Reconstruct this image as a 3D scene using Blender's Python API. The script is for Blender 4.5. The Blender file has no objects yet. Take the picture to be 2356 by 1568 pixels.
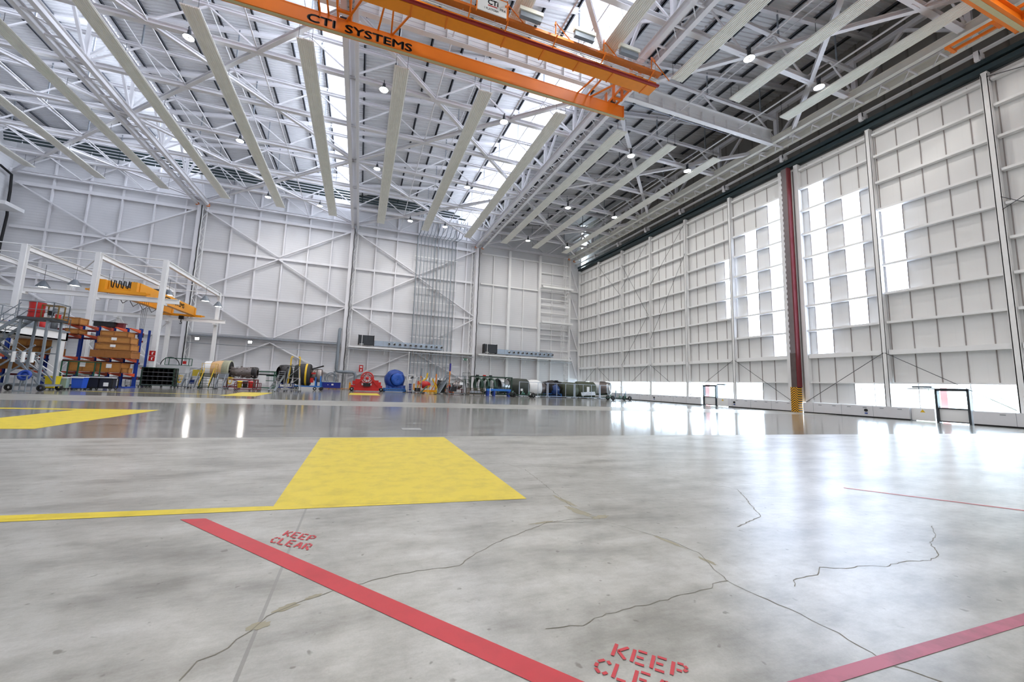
import bpy, math, random
LAMP_E, GLAZE_E, PANE_E, SKY_E, EXPO = 440., 9., 9., 16.0, .0
from mathutils import Vector, Matrix
random.seed(7)
sc = bpy.context.scene
COL = sc.collection
PI = math.pi
V = Vector

# ------------------------------------------------------------------ mesh builder
class MB:
    """Collects shapes and links them as ONE mesh object."""
    def __init__(s):
        s.v = []; s.f = []; s.mi = []; s.sm = []; s.cur = 0; s.M = None
    def add(s, vs, fs, smooth=False):
        b = len(s.v)
        if s.M is not None:
            vs = [tuple(s.M @ V(p)) for p in vs]
        s.v += [tuple(p) for p in vs]
        for f in fs:
            s.f.append([b + i for i in f]); s.mi.append(s.cur); s.sm.append(smooth)
        return s
    def box(s, x0, x1, y0, y1, z0, z1):
        vs = [(x, y, z) for x in (x0, x1) for y in (y0, y1) for z in (z0, z1)]
        return s.add(vs, [(0, 1, 3, 2), (4, 6, 7, 5), (0, 4, 5, 1), (2, 3, 7, 6), (0, 2, 6, 4), (1, 5, 7, 3)])
    def cbox(s, cx, cy, cz, sx, sy, sz):
        return s.box(cx - sx/2, cx + sx/2, cy - sy/2, cy + sy/2, cz - sz/2, cz + sz/2)
    def bar(s, p, q, w, h, up=(0, 0, 1)):
        p = V(p); q = V(q); d = (q - p).normalized(); u = V(up)
        if abs(d.dot(u)) > .98: u = V((0, 1, 0))
        r = d.cross(u).normalized(); u = r.cross(d)
        vs = [e + r*a*w/2 + u*b*h/2 for e in (p, q) for a in (-1, 1) for b in (-1, 1)]
        return s.add(vs, [(0, 1, 3, 2), (4, 6, 7, 5), (0, 4, 5, 1), (2, 3, 7, 6), (0, 2, 6, 4), (1, 5, 7, 3)])
    def ibar(s, p, q, w, h, t=.03, up=(0, 0, 1)):
        p = V(p); q = V(q); d = (q - p).normalized(); u = V(up)
        if abs(d.dot(u)) > .98: u = V((0, 1, 0))
        r = d.cross(u).normalized(); u = r.cross(d)
        o = u*(h/2 - t/2)
        s.bar(p + o, q + o, w, t, u); s.bar(p - o, q - o, w, t, u); s.bar(p, q, t, h - 2*t, u)
        return s
    def tube(s, p, q, r, n=8, r2=None, caps=True):
        p = V(p); q = V(q); d = (q - p).normalized()
        a = d.cross(V((0, 0, 1)) if abs(d.z) < .95 else V((1, 0, 0))).normalized(); b = d.cross(a)
        r2 = r if r2 is None else r2
        vs = []
        for e, rr in ((p, r), (q, r2)):
            for i in range(n):
                t = 2*PI*i/n; vs.append(e + a*math.cos(t)*rr + b*math.sin(t)*rr)
        s.add(vs, [(i, (i+1) % n, n + (i+1) % n, n + i) for i in range(n)], True)
        if caps: s.add(vs[:n], [tuple(range(n))[::-1]]); s.add(vs[n:], [tuple(range(n))])
        return s
    def path(s, pts, r, n=8):
        pts = [V(p) for p in pts]; rings = []; a = None
        for i, p in enumerate(pts):
            d = ((pts[min(i+1, len(pts)-1)] - pts[max(i-1, 0)])).normalized()
            if a is None:
                a = d.cross(V((0, 0, 1)) if abs(d.z) < .95 else V((1, 0, 0))).normalized()
            else:
                a = (a - d*a.dot(d)).normalized()
            b = d.cross(a)
            rings.append([p + a*math.cos(2*PI*k/n)*r + b*math.sin(2*PI*k/n)*r for k in range(n)])
        vs = [v for g in rings for v in g]
        fs = [(i*n+k, i*n+(k+1) % n, (i+1)*n+(k+1) % n, (i+1)*n+k) for i in range(len(pts)-1) for k in range(n)]
        s.add(vs, fs, True); s.add(rings[0], [tuple(range(n))[::-1]]); s.add(rings[-1], [tuple(range(n))])
        return s
    def lathe(s, prof, n=24, M=None, a0=0, a1=2*PI):
        """prof: (radius, height) pairs turned about local Z, then moved by M."""
        full = abs(a1 - a0 - 2*PI) < 1e-6; m = n if full else n + 1
        vs = []
        for r, z in prof:
            for i in range(m):
                t = a0 + (a1 - a0)*i/n; p = V((r*math.cos(t), r*math.sin(t), z)); vs.append(M @ p if M else p)
        fs = []
        for j in range(len(prof)-1):
            for i in range(n):
                k = (i+1) % m
                fs.append((j*m+i, j*m+k, (j+1)*m+k, (j+1)*m+i))
        return s.add(vs, fs, True)
    def prism(s, poly, h, M=None):
        n = len(poly)
        vs = [V((x, y, 0)) for x, y in poly] + [V((x, y, h)) for x, y in poly]
        if M: vs = [M @ p for p in vs]
        return s.add(vs, [tuple(range(n))[::-1], tuple(range(n, 2*n))] + [(i, (i+1) % n, n+(i+1) % n, n+i) for i in range(n)])
    def quad(s, a, b, c, d): return s.add([a, b, c, d], [(0, 1, 2, 3)])
    def torus(s, M, R, r, n=24, m=8):
        vs = []
        for i in range(n):
            for j in range(m):
                t = 2*PI*i/n; u = 2*PI*j/m
                vs.append(M @ V(((R + r*math.cos(u))*math.cos(t), (R + r*math.cos(u))*math.sin(t), r*math.sin(u))))
        return s.add(vs, [(i*m+j, ((i+1) % n)*m+j, ((i+1) % n)*m+(j+1) % m, i*m+(j+1) % m) for i in range(n) for j in range(m)], True)
    def build(s, name, mat, parent=None, kind=None):
        me = bpy.data.meshes.new(name)
        me.from_pydata(s.v, [], s.f)
        for m in (mat if isinstance(mat, (list, tuple)) else [mat]): me.materials.append(m)
        me.polygons.foreach_set('material_index', s.mi)
        me.polygons.foreach_set('use_smooth', s.sm)
        me.update()
        o = bpy.data.objects.new(name, me); COL.objects.link(o)
        if parent: o.parent = parent
        if kind: o['kind'] = kind
        return o

def RX(a): return Matrix.Rotation(a, 4, 'X')
def RY(a): return Matrix.Rotation(a, 4, 'Y')
def RZ(a): return Matrix.Rotation(a, 4, 'Z')
def T(x, y, z): return Matrix.Translation((x, y, z))

def tag(o, label, cat, group=None):
    o['label'] = label; o['category'] = cat
    if group: o['group'] = group
    return o
def thing(name, label, cat, loc=(0, 0, 0), rz=0, group=None):
    o = bpy.data.objects.new(name, None); COL.objects.link(o)
    o.location = loc; o.rotation_euler = (0, 0, rz); o.empty_display_size = .3
    return tag(o, label, cat, group)
def struct(name, mb, m, parent=None):
    return mb.build(name, m, parent, None if parent else 'structure')
def dup(root, loc, rz=None, label=None, group=None):
    r = root.copy(); COL.objects.link(r); r.location = loc
    if rz is not None: r.rotation_euler = (0, 0, rz)
    if label: r['label'] = label
    if group: r['group'] = group
    for ch in list(root.children):
        c = ch.copy(); COL.objects.link(c); c.parent = r
        for g in list(ch.children):
            d = g.copy(); COL.objects.link(d); d.parent = c
    return r
def text_mesh(name, body, size, mat, M, parent, bold=0.0, depth=.004, spacing=1.0, align='LEFT'):
    cu = bpy.data.curves.new(name, 'FONT'); cu.body = body; cu.size = size; cu.extrude = depth
    cu.offset = bold; cu.space_character = spacing; cu.align_x = align; cu.resolution_u = 3
    t = bpy.data.objects.new(name + '_curve', cu); COL.objects.link(t)
    bpy.context.view_layer.update()
    me = bpy.data.meshes.new_from_object(t.evaluated_get(bpy.context.evaluated_depsgraph_get()))
    bpy.data.objects.remove(t)
    me.materials.clear(); me.materials.append(mat); me.transform(M)
    o = bpy.data.objects.new(name, me); COL.objects.link(o)
    if parent: o.parent = parent
    return o

# ------------------------------------------------------------------ materials
def lin(c):
    return tuple(((x/255)/12.92 if x/255 <= .04045 else ((x/255+.055)/1.055)**2.4) for x in c) + (1,)
MATS = {}
def mat(name, rgb, rough=.5, metal=0., var=.0, scale=3., bump=0., emit=0., emit_rgb=None):
    if name in MATS: return MATS[name]
    m = bpy.data.materials.new(name); m.use_nodes = True; N = m.node_tree.nodes; L = m.node_tree.links
    b = N['Principled BSDF']
    b.inputs['Base Color'].default_value = lin(rgb); b.inputs['Roughness'].default_value = rough
    b.inputs['Metallic'].default_value = metal
    if var or bump:
        tc = N.new('ShaderNodeTexCoord'); nz = N.new('ShaderNodeTexNoise')
        nz.inputs['Scale'].default_value = scale; nz.inputs['Detail'].default_value = 4
        L.new(tc.outputs['Object'], nz.inputs['Vector'])
        if var:
            mx = N.new('ShaderNodeMix'); mx.data_type = 'RGBA'
            mx.inputs['A'].default_value = lin([max(0, c*(1-var)) for c in rgb])
            mx.inputs['B'].default_value = lin([min(255, c*(1+var*.6)) for c in rgb])
            L.new(nz.outputs['Fac'], mx.inputs['Factor']); L.new(mx.outputs['Result'], b.inputs['Base Color'])
        if bump:
            bp = N.new('ShaderNodeBump'); bp.inputs['Strength'].default_value = bump
            L.new(nz.outputs['Fac'], bp.inputs['Height']); L.new(bp.outputs['Normal'], b.inputs['Normal'])
    if emit:
        b.inputs['Emission Color'].default_value = lin(emit_rgb or rgb); b.inputs['Emission Strength'].default_value = emit
    MATS[name] = m
    return m
def rib_mat(name, rgb, axis, period, depth=.4, rough=.5, dark=.9, var=.04):
    """Sheet cladding with fine ribs; the ribs repeat along `axis` every `period` metres."""
    m = mat(name, rgb, rough); N = m.node_tree.nodes; L = m.node_tree.links; b = N['Principled BSDF']
    tc = N.new('ShaderNodeTexCoord'); sp = N.new('ShaderNodeSeparateXYZ'); L.new(tc.outputs['Object'], sp.inputs[0])
    mu = N.new('ShaderNodeMath'); mu.operation = 'MULTIPLY'; mu.inputs[1].default_value = 1/period
    L.new(sp.outputs[axis], mu.inputs[0])
    fr = N.new('ShaderNodeMath'); fr.operation = 'FRACT'; L.new(mu.outputs[0], fr.inputs[0])
    cr = N.new('ShaderNodeValToRGB'); e = cr.color_ramp
    e.elements[0].position = 0; e.elements[0].color = (0, 0, 0, 1); e.elements[1].position = .14; e.elements[1].color = (1, 1, 1, 1)
    L.new(fr.outputs[0], cr.inputs[0])
    nz = N.new('ShaderNodeTexNoise'); nz.inputs['Scale'].default_value = .35; L.new(tc.outputs['Object'], nz.inputs['Vector'])
    m1 = N.new('ShaderNodeMix'); m1.data_type = 'RGBA'
    m1.inputs['A'].default_value = lin([c*(1-var) for c in rgb]); m1.inputs['B'].default_value = lin([min(255, c*(1+var*.5)) for c in rgb])
    L.new(nz.outputs['Fac'], m1.inputs['Factor'])
    m2 = N.new('ShaderNodeMix'); m2.data_type = 'RGBA'; m2.inputs['A'].default_value = lin([c*dark for c in rgb])
    L.new(cr.outputs['Color'], m2.inputs['Factor']); L.new(m1.outputs['Result'], m2.inputs['B']); L.new(m2.outputs['Result'], b.inputs['Base Color'])
    bp = N.new('ShaderNodeBump'); bp.inputs['Strength'].default_value = depth; bp.inputs['Distance'].default_value = .02
    L.new(cr.outputs['Color'], bp.inputs['Height']); L.new(bp.outputs['Normal'], b.inputs['Normal'])
    return m

WHITE = mat('white_paint', (238, 238, 238), .42, var=.03, scale=.6)
STEEL = mat('white_steel', (232, 231, 234), .45, var=.04, scale=.5)
CREAM = mat('cream_enamel', (242, 241, 234), .5, var=.05, scale=1.2)
CLAD = rib_mat('wall_cladding', (221, 221, 223), 'Z', .42, .25, .5, .93)
CLADR = rib_mat('door_cladding', (232, 232, 231), 'Y', .75, .1, .5, .985)
DECK = mat('roof_deck', (222, 223, 225), .45, .0, var=.06, scale=.4)
PURLIN = mat('purlin_steel', (96, 100, 108), .5, .3, var=.1)
GALV = mat('galvanised_steel', (168, 174, 182), .38, .75, var=.12, scale=4)
GREYP = mat('grey_paint', (126, 134, 142), .45, var=.08)
DGREY = mat('dark_grey', (62, 66, 72), .5, var=.1)
GREENP = mat('dark_green_pipe', (52, 66, 68), .45, var=.1)
BLACK = mat('black_rubber', (22, 22, 24), .6)
ORANGE = mat('crane_orange', (233, 122, 16), .42, var=.05, scale=.6)
YELLOW = mat('crane_yellow', (240, 160, 20), .42, var=.05, scale=.8)
YPAINT = mat('yellow_paint', (232, 190, 30), .5, var=.06)
RED = mat('red_paint', (196, 32, 30), .42, var=.08)
DRED = mat('dark_red_rail', (158, 40, 36), .5, var=.05)
OXIDE = mat('red_oxide', (118, 44, 50), .6, var=.12)
BLUE = mat('blue_paint', (26, 62, 152), .45, var=.08)
RACKOR = mat('rack_orange', (214, 84, 44), .5, var=.06)
GREEN = mat('green_paint', (24, 84, 62), .5, var=.12)
DKGREEN = mat('dark_green_paint', (30, 60, 46), .55, var=.15)
BROWNW = mat('crate_plywood', (188, 130, 66), .7, var=.14, scale=5)
BROWND = mat('crate_batten', (158, 102, 50), .7, var=.12, scale=5)
PAPER = mat('white_paper', (240, 240, 240), .7)
TEXTB = mat('black_lettering', (30, 26, 24), .6)
GLAZE = mat('translucent_glazing', (245, 248, 255), .4, emit=GLAZE_E, emit_rgb=(232, 240, 255))
PANE = mat('translucent_panel', (250, 252, 255), .4, emit=PANE_E, emit_rgb=(208, 226, 255))
LAMP = mat('lamp_lens', (255, 255, 250), .3, emit=LAMP_E, emit_rgb=(255, 251, 245))
ALU = mat('brushed_metal', (178, 180, 184), .3, .9, var=.12, scale=6)
TI = mat('engine_metal', (158, 148, 144), .35, .8, var=.25, scale=7)
DKMET = mat('dark_engine', (46, 44, 46), .45, .4, var=.3, scale=6)
def glass_mat():
    m = bpy.data.materials.new('window_glass'); m.use_nodes = True; N = m.node_tree.nodes; L = m.node_tree.links
    N.remove(N['Principled BSDF']); o = N['Material Output']
    t = N.new('ShaderNodeBsdfTransparent'); t.inputs[0].default_value = (.95, .97, .98, 1)
    g = N.new('ShaderNodeBsdfGlossy'); g.inputs['Roughness'].default_value = .03
    f = N.new('ShaderNodeFresnel'); f.inputs[0].default_value = 1.12; x = N.new('ShaderNodeMixShader')
    L.new(f.outputs[0], x.inputs[0]); L.new(t.outputs[0], x.inputs[1]); L.new(g.outputs[0], x.inputs[2]); L.new(x.outputs[0], o.inputs[0])
    return m
GLASS = glass_mat()
def hazard_mat():
    m = mat('hazard_stripes', (240, 180, 20), .5); N = m.node_tree.nodes; L = m.node_tree.links
    tc = N.new('ShaderNodeTexCoord'); sp = N.new('ShaderNodeSeparateXYZ'); L.new(tc.outputs['Object'], sp.inputs[0])
    a = N.new('ShaderNodeMath'); a.operation = 'ADD'; ab = N.new('ShaderNodeMath'); ab.operation = 'ABSOLUTE'
    L.new(sp.outputs['Y'], ab.inputs[0]); L.new(ab.outputs[0], a.inputs[0]); L.new(sp.outputs['Z'], a.inputs[1])
    k = N.new('ShaderNodeMath'); k.operation = 'MULTIPLY'; k.inputs[1].default_value = 4.2; L.new(a.outputs[0], k.inputs[0])
    fr = N.new('ShaderNodeMath'); fr.operation = 'FRACT'; L.new(k.outputs[0], fr.inputs[0])
    gt = N.new('ShaderNodeMath'); gt.operation = 'GREATER_THAN'; gt.inputs[1].default_value = .5; L.new(fr.outputs[0], gt.inputs[0])
    mx = N.new('ShaderNodeMix'); mx.data_type = 'RGBA'; mx.inputs['A'].default_value = lin((30, 28, 24)); mx.inputs['B'].default_value = lin((238, 172, 24))
    L.new(gt.outputs[0], mx.inputs['Factor']); L.new(mx.outputs['Result'], N['Principled BSDF'].inputs['Base Color'])
    return m
HAZ = hazard_mat()

# floor: stained concrete, polished between the joint and the pale strip
def floor_mat():
    m = bpy.data.materials.new('hangar_concrete'); m.use_nodes = True; N = m.node_tree.nodes; L = m.node_tree.links
    b = N['Principled BSDF']; tc = N.new('ShaderNodeTexCoord'); sp = N.new('ShaderNodeSeparateXYZ'); L.new(tc.outputs['Object'], sp.inputs[0])
    def noise(scale, det=6, rough=.6, dist=0., vec=None):
        n = N.new('ShaderNodeTexNoise'); n.inputs['Scale'].default_value = scale; n.inputs['Detail'].default_value = det
        n.inputs['Roughness'].default_value = rough; n.inputs['Distortion'].default_value = dist
        L.new(vec or tc.outputs['Object'], n.inputs['Vector']); return n.outputs['Fac']
    def ramp(x, stops):
        r = N.new('ShaderNodeValToRGB'); e = r.color_ramp.elements
        while len(e) < len(stops): e.new(.5)
        for k, (p, c) in enumerate(stops): e[k].position = p; e[k].color = c
        L.new(x, r.inputs[0]); return r.outputs['Color']
    def mix(f, a, bb, mode='MIX'):
        x = N.new('ShaderNodeMix'); x.data_type = 'RGBA'; x.blend_type = mode
        for s, v in (('Factor', f), ('A', a), ('B', bb)):
            if isinstance(v, (int, float)): x.inputs[s].default_value = v
            elif isinstance(v, tuple): x.inputs[s].default_value = v
            else: L.new(v, x.inputs[s])
        return x.outputs['Result']
    def math_(op, a, bb=0):
        x = N.new('ShaderNodeMath'); x.operation = op
        for i, v in enumerate((a, bb)):
            if isinstance(v, (int, float)): x.inputs[i].default_value = v
            else: L.new(v, x.inputs[i])
        return x.outputs[0]
    mp = N.new('ShaderNodeMapping'); mp.inputs['Rotation'].default_value = (0, 0, -.32); mp.inputs['Scale'].default_value = (.55, 1.6, 1); L.new(tc.outputs['Object'], mp.inputs[0])
    cloud = ramp(noise(1.1, 10, .62, 0, mp.outputs[0]), [(.26, lin((120, 118, 111))), (.5, lin((176, 175, 168))), (.74, lin((204, 203, 199)))])
    big = ramp(noise(.28, 4, .5), [(.25, (.80, .79, .78, 1)), (.62, (1, 1, 1, 1))])
    mid = ramp(noise(4.5, 8, .7, 0, mp.outputs[0]), [(.2, (.72, .71, .68, 1)), (.56, (1.02, 1.02, 1.02, 1))])
    spots = ramp(noise(11, 2, .4), [(.24, (.38, .36, .31, 1)), (.30, (1, 1, 1, 1))])
    mott = ramp(noise(7, 6, .6), [(.3, (.80, .79, .77, 1)), (.55, (1, 1, 1, 1))])
    fine = ramp(noise(60, 4, .75), [(.25, (.86, .86, .85, 1)), (.75, (1.06, 1.06, 1.06, 1))])
    c = mix(1., cloud, big, 'MULTIPLY'); c = mix(1., c, mid, 'MULTIPLY'); c = mix(.8, c, mott, 'MULTIPLY'); c = mix(.8, c, spots, 'MULTIPLY'); c = mix(1., c, fine, 'MULTIPLY')
    # zones along Y: near slab < 11.8, polished band, pale strip 25.2..31, polished beyond
    y = sp.outputs['Y']
    pol = math_('MULTIPLY', math_('GREATER_THAN', y, 11.8), math_('SUBTRACT', 1, math_('MULTIPLY', math_('GREATER_THAN', y, 25.3), math_('LESS_THAN', y, 31.0))))
    c = mix(pol, c, mix(1., c, (.73, .73, .73, 1), 'MULTIPLY'))
    # saw-cut joints: every 11.85 m along X, and across at y = 11.8
    def line(coord, period, off, w):
        a = math_('ABSOLUTE', math_('SUBTRACT', math_('FRACT', math_('ADD', math_('DIVIDE', math_('SUBTRACT', coord, off), period), .5)), .5))
        return math_('LESS_THAN', math_('MULTIPLY', a, period), w)
    j = math_('MAXIMUM', line(sp.outputs['X'], 11.2, 10.7, .012), line(y, 19.4, 11.8, .02))
    c = mix(math_('MULTIPLY', j, .7), c, lin((120, 118, 112)))
    L.new(c, b.inputs['Base Color'])
    rn = noise(.8, 6, .6)
    mr = N.new('ShaderNodeMapRange'); mr.inputs['From Min'].default_value = .25; mr.inputs['From Max'].default_value = .75; mr.inputs['To Min'].default_value = .28; mr.inputs['To Max'].default_value = .31; L.new(rn, mr.inputs['Value'])
    r2 = math_('MULTIPLY', mr.outputs[0], math_('SUBTRACT', 1, math_('MULTIPLY', pol, .58)))
    L.new(r2, b.inputs['Roughness']); b.inputs['Specular IOR Level'].default_value = .9
    bp = N.new('ShaderNodeBump'); bp.inputs['Strength'].default_value = .05; bp.inputs['Distance'].default_value = .02
    L.new(noise(6, 5, .6), bp.inputs['Height']); L.new(bp.outputs['Normal'], b.inputs['Normal'])
    return m
FLOOR = floor_mat()
CRACK = mat('crack_dirt', (124, 120, 108), .8)
CRACK2 = mat('crack_stain', (158, 152, 132), .8)
# ------------------------------------------------------------------ the building
LX = [-50., -26.4, -2.7, 21.2, 44.5]          # column lines across the hall
YB = 73.5; YF = -16.0                          # back wall face, front end
BAYR = [(37.0, .165), (36.0, .165), (34.4, .16), (34.2, .16)]   # roof: low edge height and slope of each saw-tooth
YT = [14.1 + 7.4*k for k in range(-4, 9)]      # truss lines
def roof_z(b, x): return BAYR[b][0] + BAYR[b][1]*(x - LX[b])

struct('floor', MB().box(-50.6, 45.4, YF, 74.2, -.3, 0), FLOOR)
# cracks and their stains lie in the concrete: thin strips in the floor's own children
def strip_path(mb, pts, w, z=.0015, jit=0):
    pts = [V((x, y, 0)) for x, y in pts]
    fine = []
    for a, b in zip(pts, pts[1:]):
        n = max(2, int((b-a).length/.06))
        for i in range(n):
            t = i/n; q = a.lerp(b, t); fine.append(q + V((random.uniform(-jit, jit), random.uniform(-jit, jit), 0)))
    fine.append(pts[-1])
    L_, R_ = [], []
    for i, p in enumerate(fine):
        d = (fine[min(i+1, len(fine)-1)] - fine[max(i-1, 0)]).normalized(); nrm = V((-d.y, d.x, 0))
        ww = w*random.uniform(.5, 1.2) if jit else w
        L_.append(p + nrm*ww/2 + V((0, 0, z))); R_.append(p - nrm*ww/2 + V((0, 0, z)))
    n = len(fine)
    mb.add(L_ + R_, [(i, n+i, n+i+1, i+1) for i in range(n-1)])
CR = [[(2.24,4.37),(2.98,4.21),(3.32,3.59),(3.37,3.23),(3.24,2.95),(3.14,2.71),(3.16,2.53),(3.22,2.24),(3.24,1.95),(3.22,1.75),(3.20,1.63),(3.36,1.4)],
 [(3.14,2.71),(2.98,2.71),(2.89,2.63),(2.63,2.63),(2.26,2.58),(2.02,2.57),(1.75,2.54),(1.56,2.48),(1.30,2.51)],
 [(3.63,2.48),(3.74,2.57),(4.08,2.58),(4.27,2.68),(4.45,2.61),(4.75,2.60),(4.96,2.53),(5.30,2.56),(5.64,2.51),(5.95,2.57),(6.34,2.81),(6.70,2.91),(7.2,3.15)],
 [(-.78,2.61),(-.74,2.76),(-.62,2.83),(-.54,2.97),(-.46,3.12),(-.25,3.27),(.02,3.38),(.40,3.5),(.96,3.53),(1.18,3.74),(1.45,3.92),(1.73,4.08),(2.26,4.35),(2.68,4.4),(3.04,4.32)],
 [(2.96,7.79),(3.17,7.13),(3.05,6.11),(2.95,5.46),(2.87,4.92),(2.90,4.63),(2.98,4.35)], [(6.01,5.45),(6.22,5.12),(5.94,4.77),(5.5,4.29),(5.23,3.96),(4.49,3.71)]]
cm = MB()
for k, c in enumerate(CR): strip_path(cm, c, .008 if k != 5 else .012, .0016, .012)
cm.cur = 1
def stain(mb, x, y, rx, ry, rot, n=22):
    vs = []
    for i in range(n):
        t = 2*PI*i/n; r = random.uniform(.62, 1.1); px, py = rx*r*math.cos(t), ry*r*math.sin(t)
        vs.append((x + px*math.cos(rot) - py*math.sin(rot), y + px*math.sin(rot) + py*math.cos(rot), .0012))
    mb.add(vs, [tuple(range(n))])
for s_ in [(-.36,3.2,.10,.04,.5),(-.50,3.02,.08,.05,.3),(2.84,4.66,.08,.28,.2),(3.0,4.38,.16,.06,.2),(2.9,5.1,.05,.3,.1),(-.2,3.3,.07,.03,.4),(3.28,3.55,.03,.25,.2),(3.3,3.05,.03,.12,.1),(2.2,4.36,.2,.03,.1)]: stain(cm, *s_)
o = cm.build('floor_crack', [CRACK, CRACK2]); o['kind'] = 'structure'

# painted floor markings
def paint_mat(name, rgb, wear):
    m = mat(name, rgb, .42); N = m.node_tree.nodes; L = m.node_tree.links; b = N['Principled BSDF']
    tc = N.new('ShaderNodeTexCoord'); col = lin(rgb); prev = None
    for sc_, lo, hi, dk in ((3.2, .22, .55, lin([c*.72 for c in rgb])), (12., .26, .33, lin((96, 88, 60))), (1.1, .62, .86, lin([min(255, c*1.05+6) for c in rgb]))):
        n = N.new('ShaderNodeTexNoise'); n.inputs['Scale'].default_value = sc_; n.inputs['Detail'].default_value = 7; n.inputs['Roughness'].default_value = .65
        L.new(tc.outputs['Object'], n.inputs['Vector'])
        r = N.new('ShaderNodeMapRange'); r.inputs['From Min'].default_value = lo; r.inputs['From Max'].default_value = hi
        r.inputs['To Min'].default_value = 1 if dk[0] < col[0]*.99 or sc_ > 5 else 0; r.inputs['To Max'].default_value = 0 if r.inputs['To Min'].default_value == 1 else 1
        L.new(n.outputs['Fac'], r.inputs['Value'])
        mu = N.new('ShaderNodeMath'); mu.operation = 'MULTIPLY'; mu.inputs[1].default_value = wear; L.new(r.outputs[0], mu.inputs[0])
        x = N.new('ShaderNodeMix'); x.data_type = 'RGBA'; L.new(mu.outputs[0], x.inputs['Factor'])
        if prev is None: x.inputs['A'].default_value = col
        else: L.new(prev, x.inputs['A'])
        x.inputs['B'].default_value = dk; prev = x.outputs['Result']
    L.new(prev, b.inputs['Base Color'])
    return m
FY = paint_mat('floor_yellow', (222, 198, 40), .5)
FR = paint_mat('floor_red', (196, 42, 54), .4)
FRW = paint_mat('floor_red_worn', (176, 84, 104), .95)
def marking(name, polys, m, z=.003):
    mb = MB()
    for p in polys: mb.add([(x, y, z) for x, y in p], [tuple(range(len(p)))])
    o = mb.build(name, m); o['kind'] = 'structure'; return o
marking('floor_marking', [[(-.89,5.60),(2.40,5.295),(2.52,11.62),(-.87,11.62)], [(-9.,6.22),(-9.,5.84),(-.6,5.57),(-.89,5.60),(-.95,5.62)], [(-9.,5.84),(-9,5.86),(2.38,5.29),(-.6,5.57)]], FY)
marking('floor_marking', [[(-1.75,5.31),(1.62,1.40),(1.83,1.40),(-1.50,5.285)]], FR)
marking('floor_marking', [[(1.9,1.63),(8.2,1.63),(8.2,1.715),(1.9,1.715)]], FRW)
marking('floor_marking', [[(8.45,4.83),(9.9,3.18),(11.4,1.4),(11.36,1.37),(9.85,3.15),(8.40,4.80)]], FR)
marking('floor_marking', [[(-10.45,13.6),(-7.93,13.6),(-7.9,20.3),(-10.45,20.4)], [(-20,19.88),(-10.45,19.9),(-10.45,20.4),(-20,20.6)]], FY)
marking('floor_marking', [[(-9.9,34.6),(-7.6,34.9),(-7.9,43.3),(-10.4,42.8)], [(-19,36.2),(-9.9,36.3),(-9.9,36.7),(-19,36.6)]], FY)
marking('floor_marking', [[(-.9,43.4),(2.3,43.8),(2.25,50.5),(-.9,49.8)]], FY)
marking('floor_hatch', [[(1.5,13.4),(2.15,13.4),(2.15,13.95),(1.5,13.95)]], mat('hatch_grey', (150, 151, 150), .5))
# KEEP CLEAR stencils: letters as bridged stencil strokes
ST = {'K': [((0,0),(0,1)),((.18,.5),(.6,1)),((.18,.5),(.62,0))], 'E': [((0,0),(0,1)),((.17,1),(.6,1)),((.17,.5),(.5,.5)),((.17,0),(.6,0))],
 'P': [((0,0),(0,1)),((.17,1),(.45,1)),((.5,.95),(.62,.78)),((.62,.7),(.5,.52)),((.17,.48),(.42,.48))],
 'C': [((.62,.8),(.45,1)),((.3,1),(.05,.75)),((.03,.62),(.03,.36)),((.05,.25),(.3,0)),((.45,0),(.62,.2))], 'L': [((0,0),(0,1)),((.17,0),(.58,0))],
 'A': [((0,0),(.26,.95)),((.36,.95),(.62,0)),((.2,.36),(.44,.36))], 'R': [((0,0),(0,1)),((.17,1),(.45,1)),((.5,.95),(.6,.76)),((.6,.68),(.5,.54)),((.17,.5),(.4,.5)),((.3,.42),(.62,0))]}
def stencil(org, u, v, h, w):
    mb = MB(); o_ = V((*org, .004)); u = V((*u, 0)); v = V((*v, 0))
    for row, word, sh in ((0, 'KEEP', 0), (-1.5, 'CLEAR', -.55)):
        for i, ch in enumerate(word):
            for (a, b) in ST[ch]:
                P = [o_ + u*((sh + i*.92 + q[0])*w) + v*((row + q[1])*h) for q in (a, b)]
                d = (P[1]-P[0]).normalized(); n = V((-d.y, d.x, 0))*.0105
                mb.add([P[0]+n, P[0]-n, P[1]-n, P[1]+n], [(0, 1, 2, 3)])
    o = mb.build('floor_lettering', FR); o['kind'] = 'structure'
stencil((1.575, 2.165), (.715, -.70), (.75, .66), .125, .118)
stencil((-.615, 4.585), (.80, -.60), (.25, .97), .125, .108)

# back wall: one clad sheet whose top follows the saw-tooth
wb = MB()
prof = [(-50.6, 0)]
for b in range(4): prof += [(LX[b] if b else -50.6, roof_z(b, LX[b])), (LX[b+1]-.9, roof_z(b, LX[b+1]-.9))]
prof += [(45.4, roof_z(3, 45)), (45.4, 0)]
wb.prism(prof, .3, Matrix(((1,0,0,0),(0,0,1,YB+.45),(0,1,0,0),(0,0,0,1))))
struct('wall_back', wb, CLAD)
struct('wall_left', MB().box(-50.9, -50.6, YF, YB+.75, 0, 38.5), CLAD)
struct('wall_front', MB().box(-50.9, 46.5, YF-.3, YF, 0, 41), CLAD)

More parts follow.
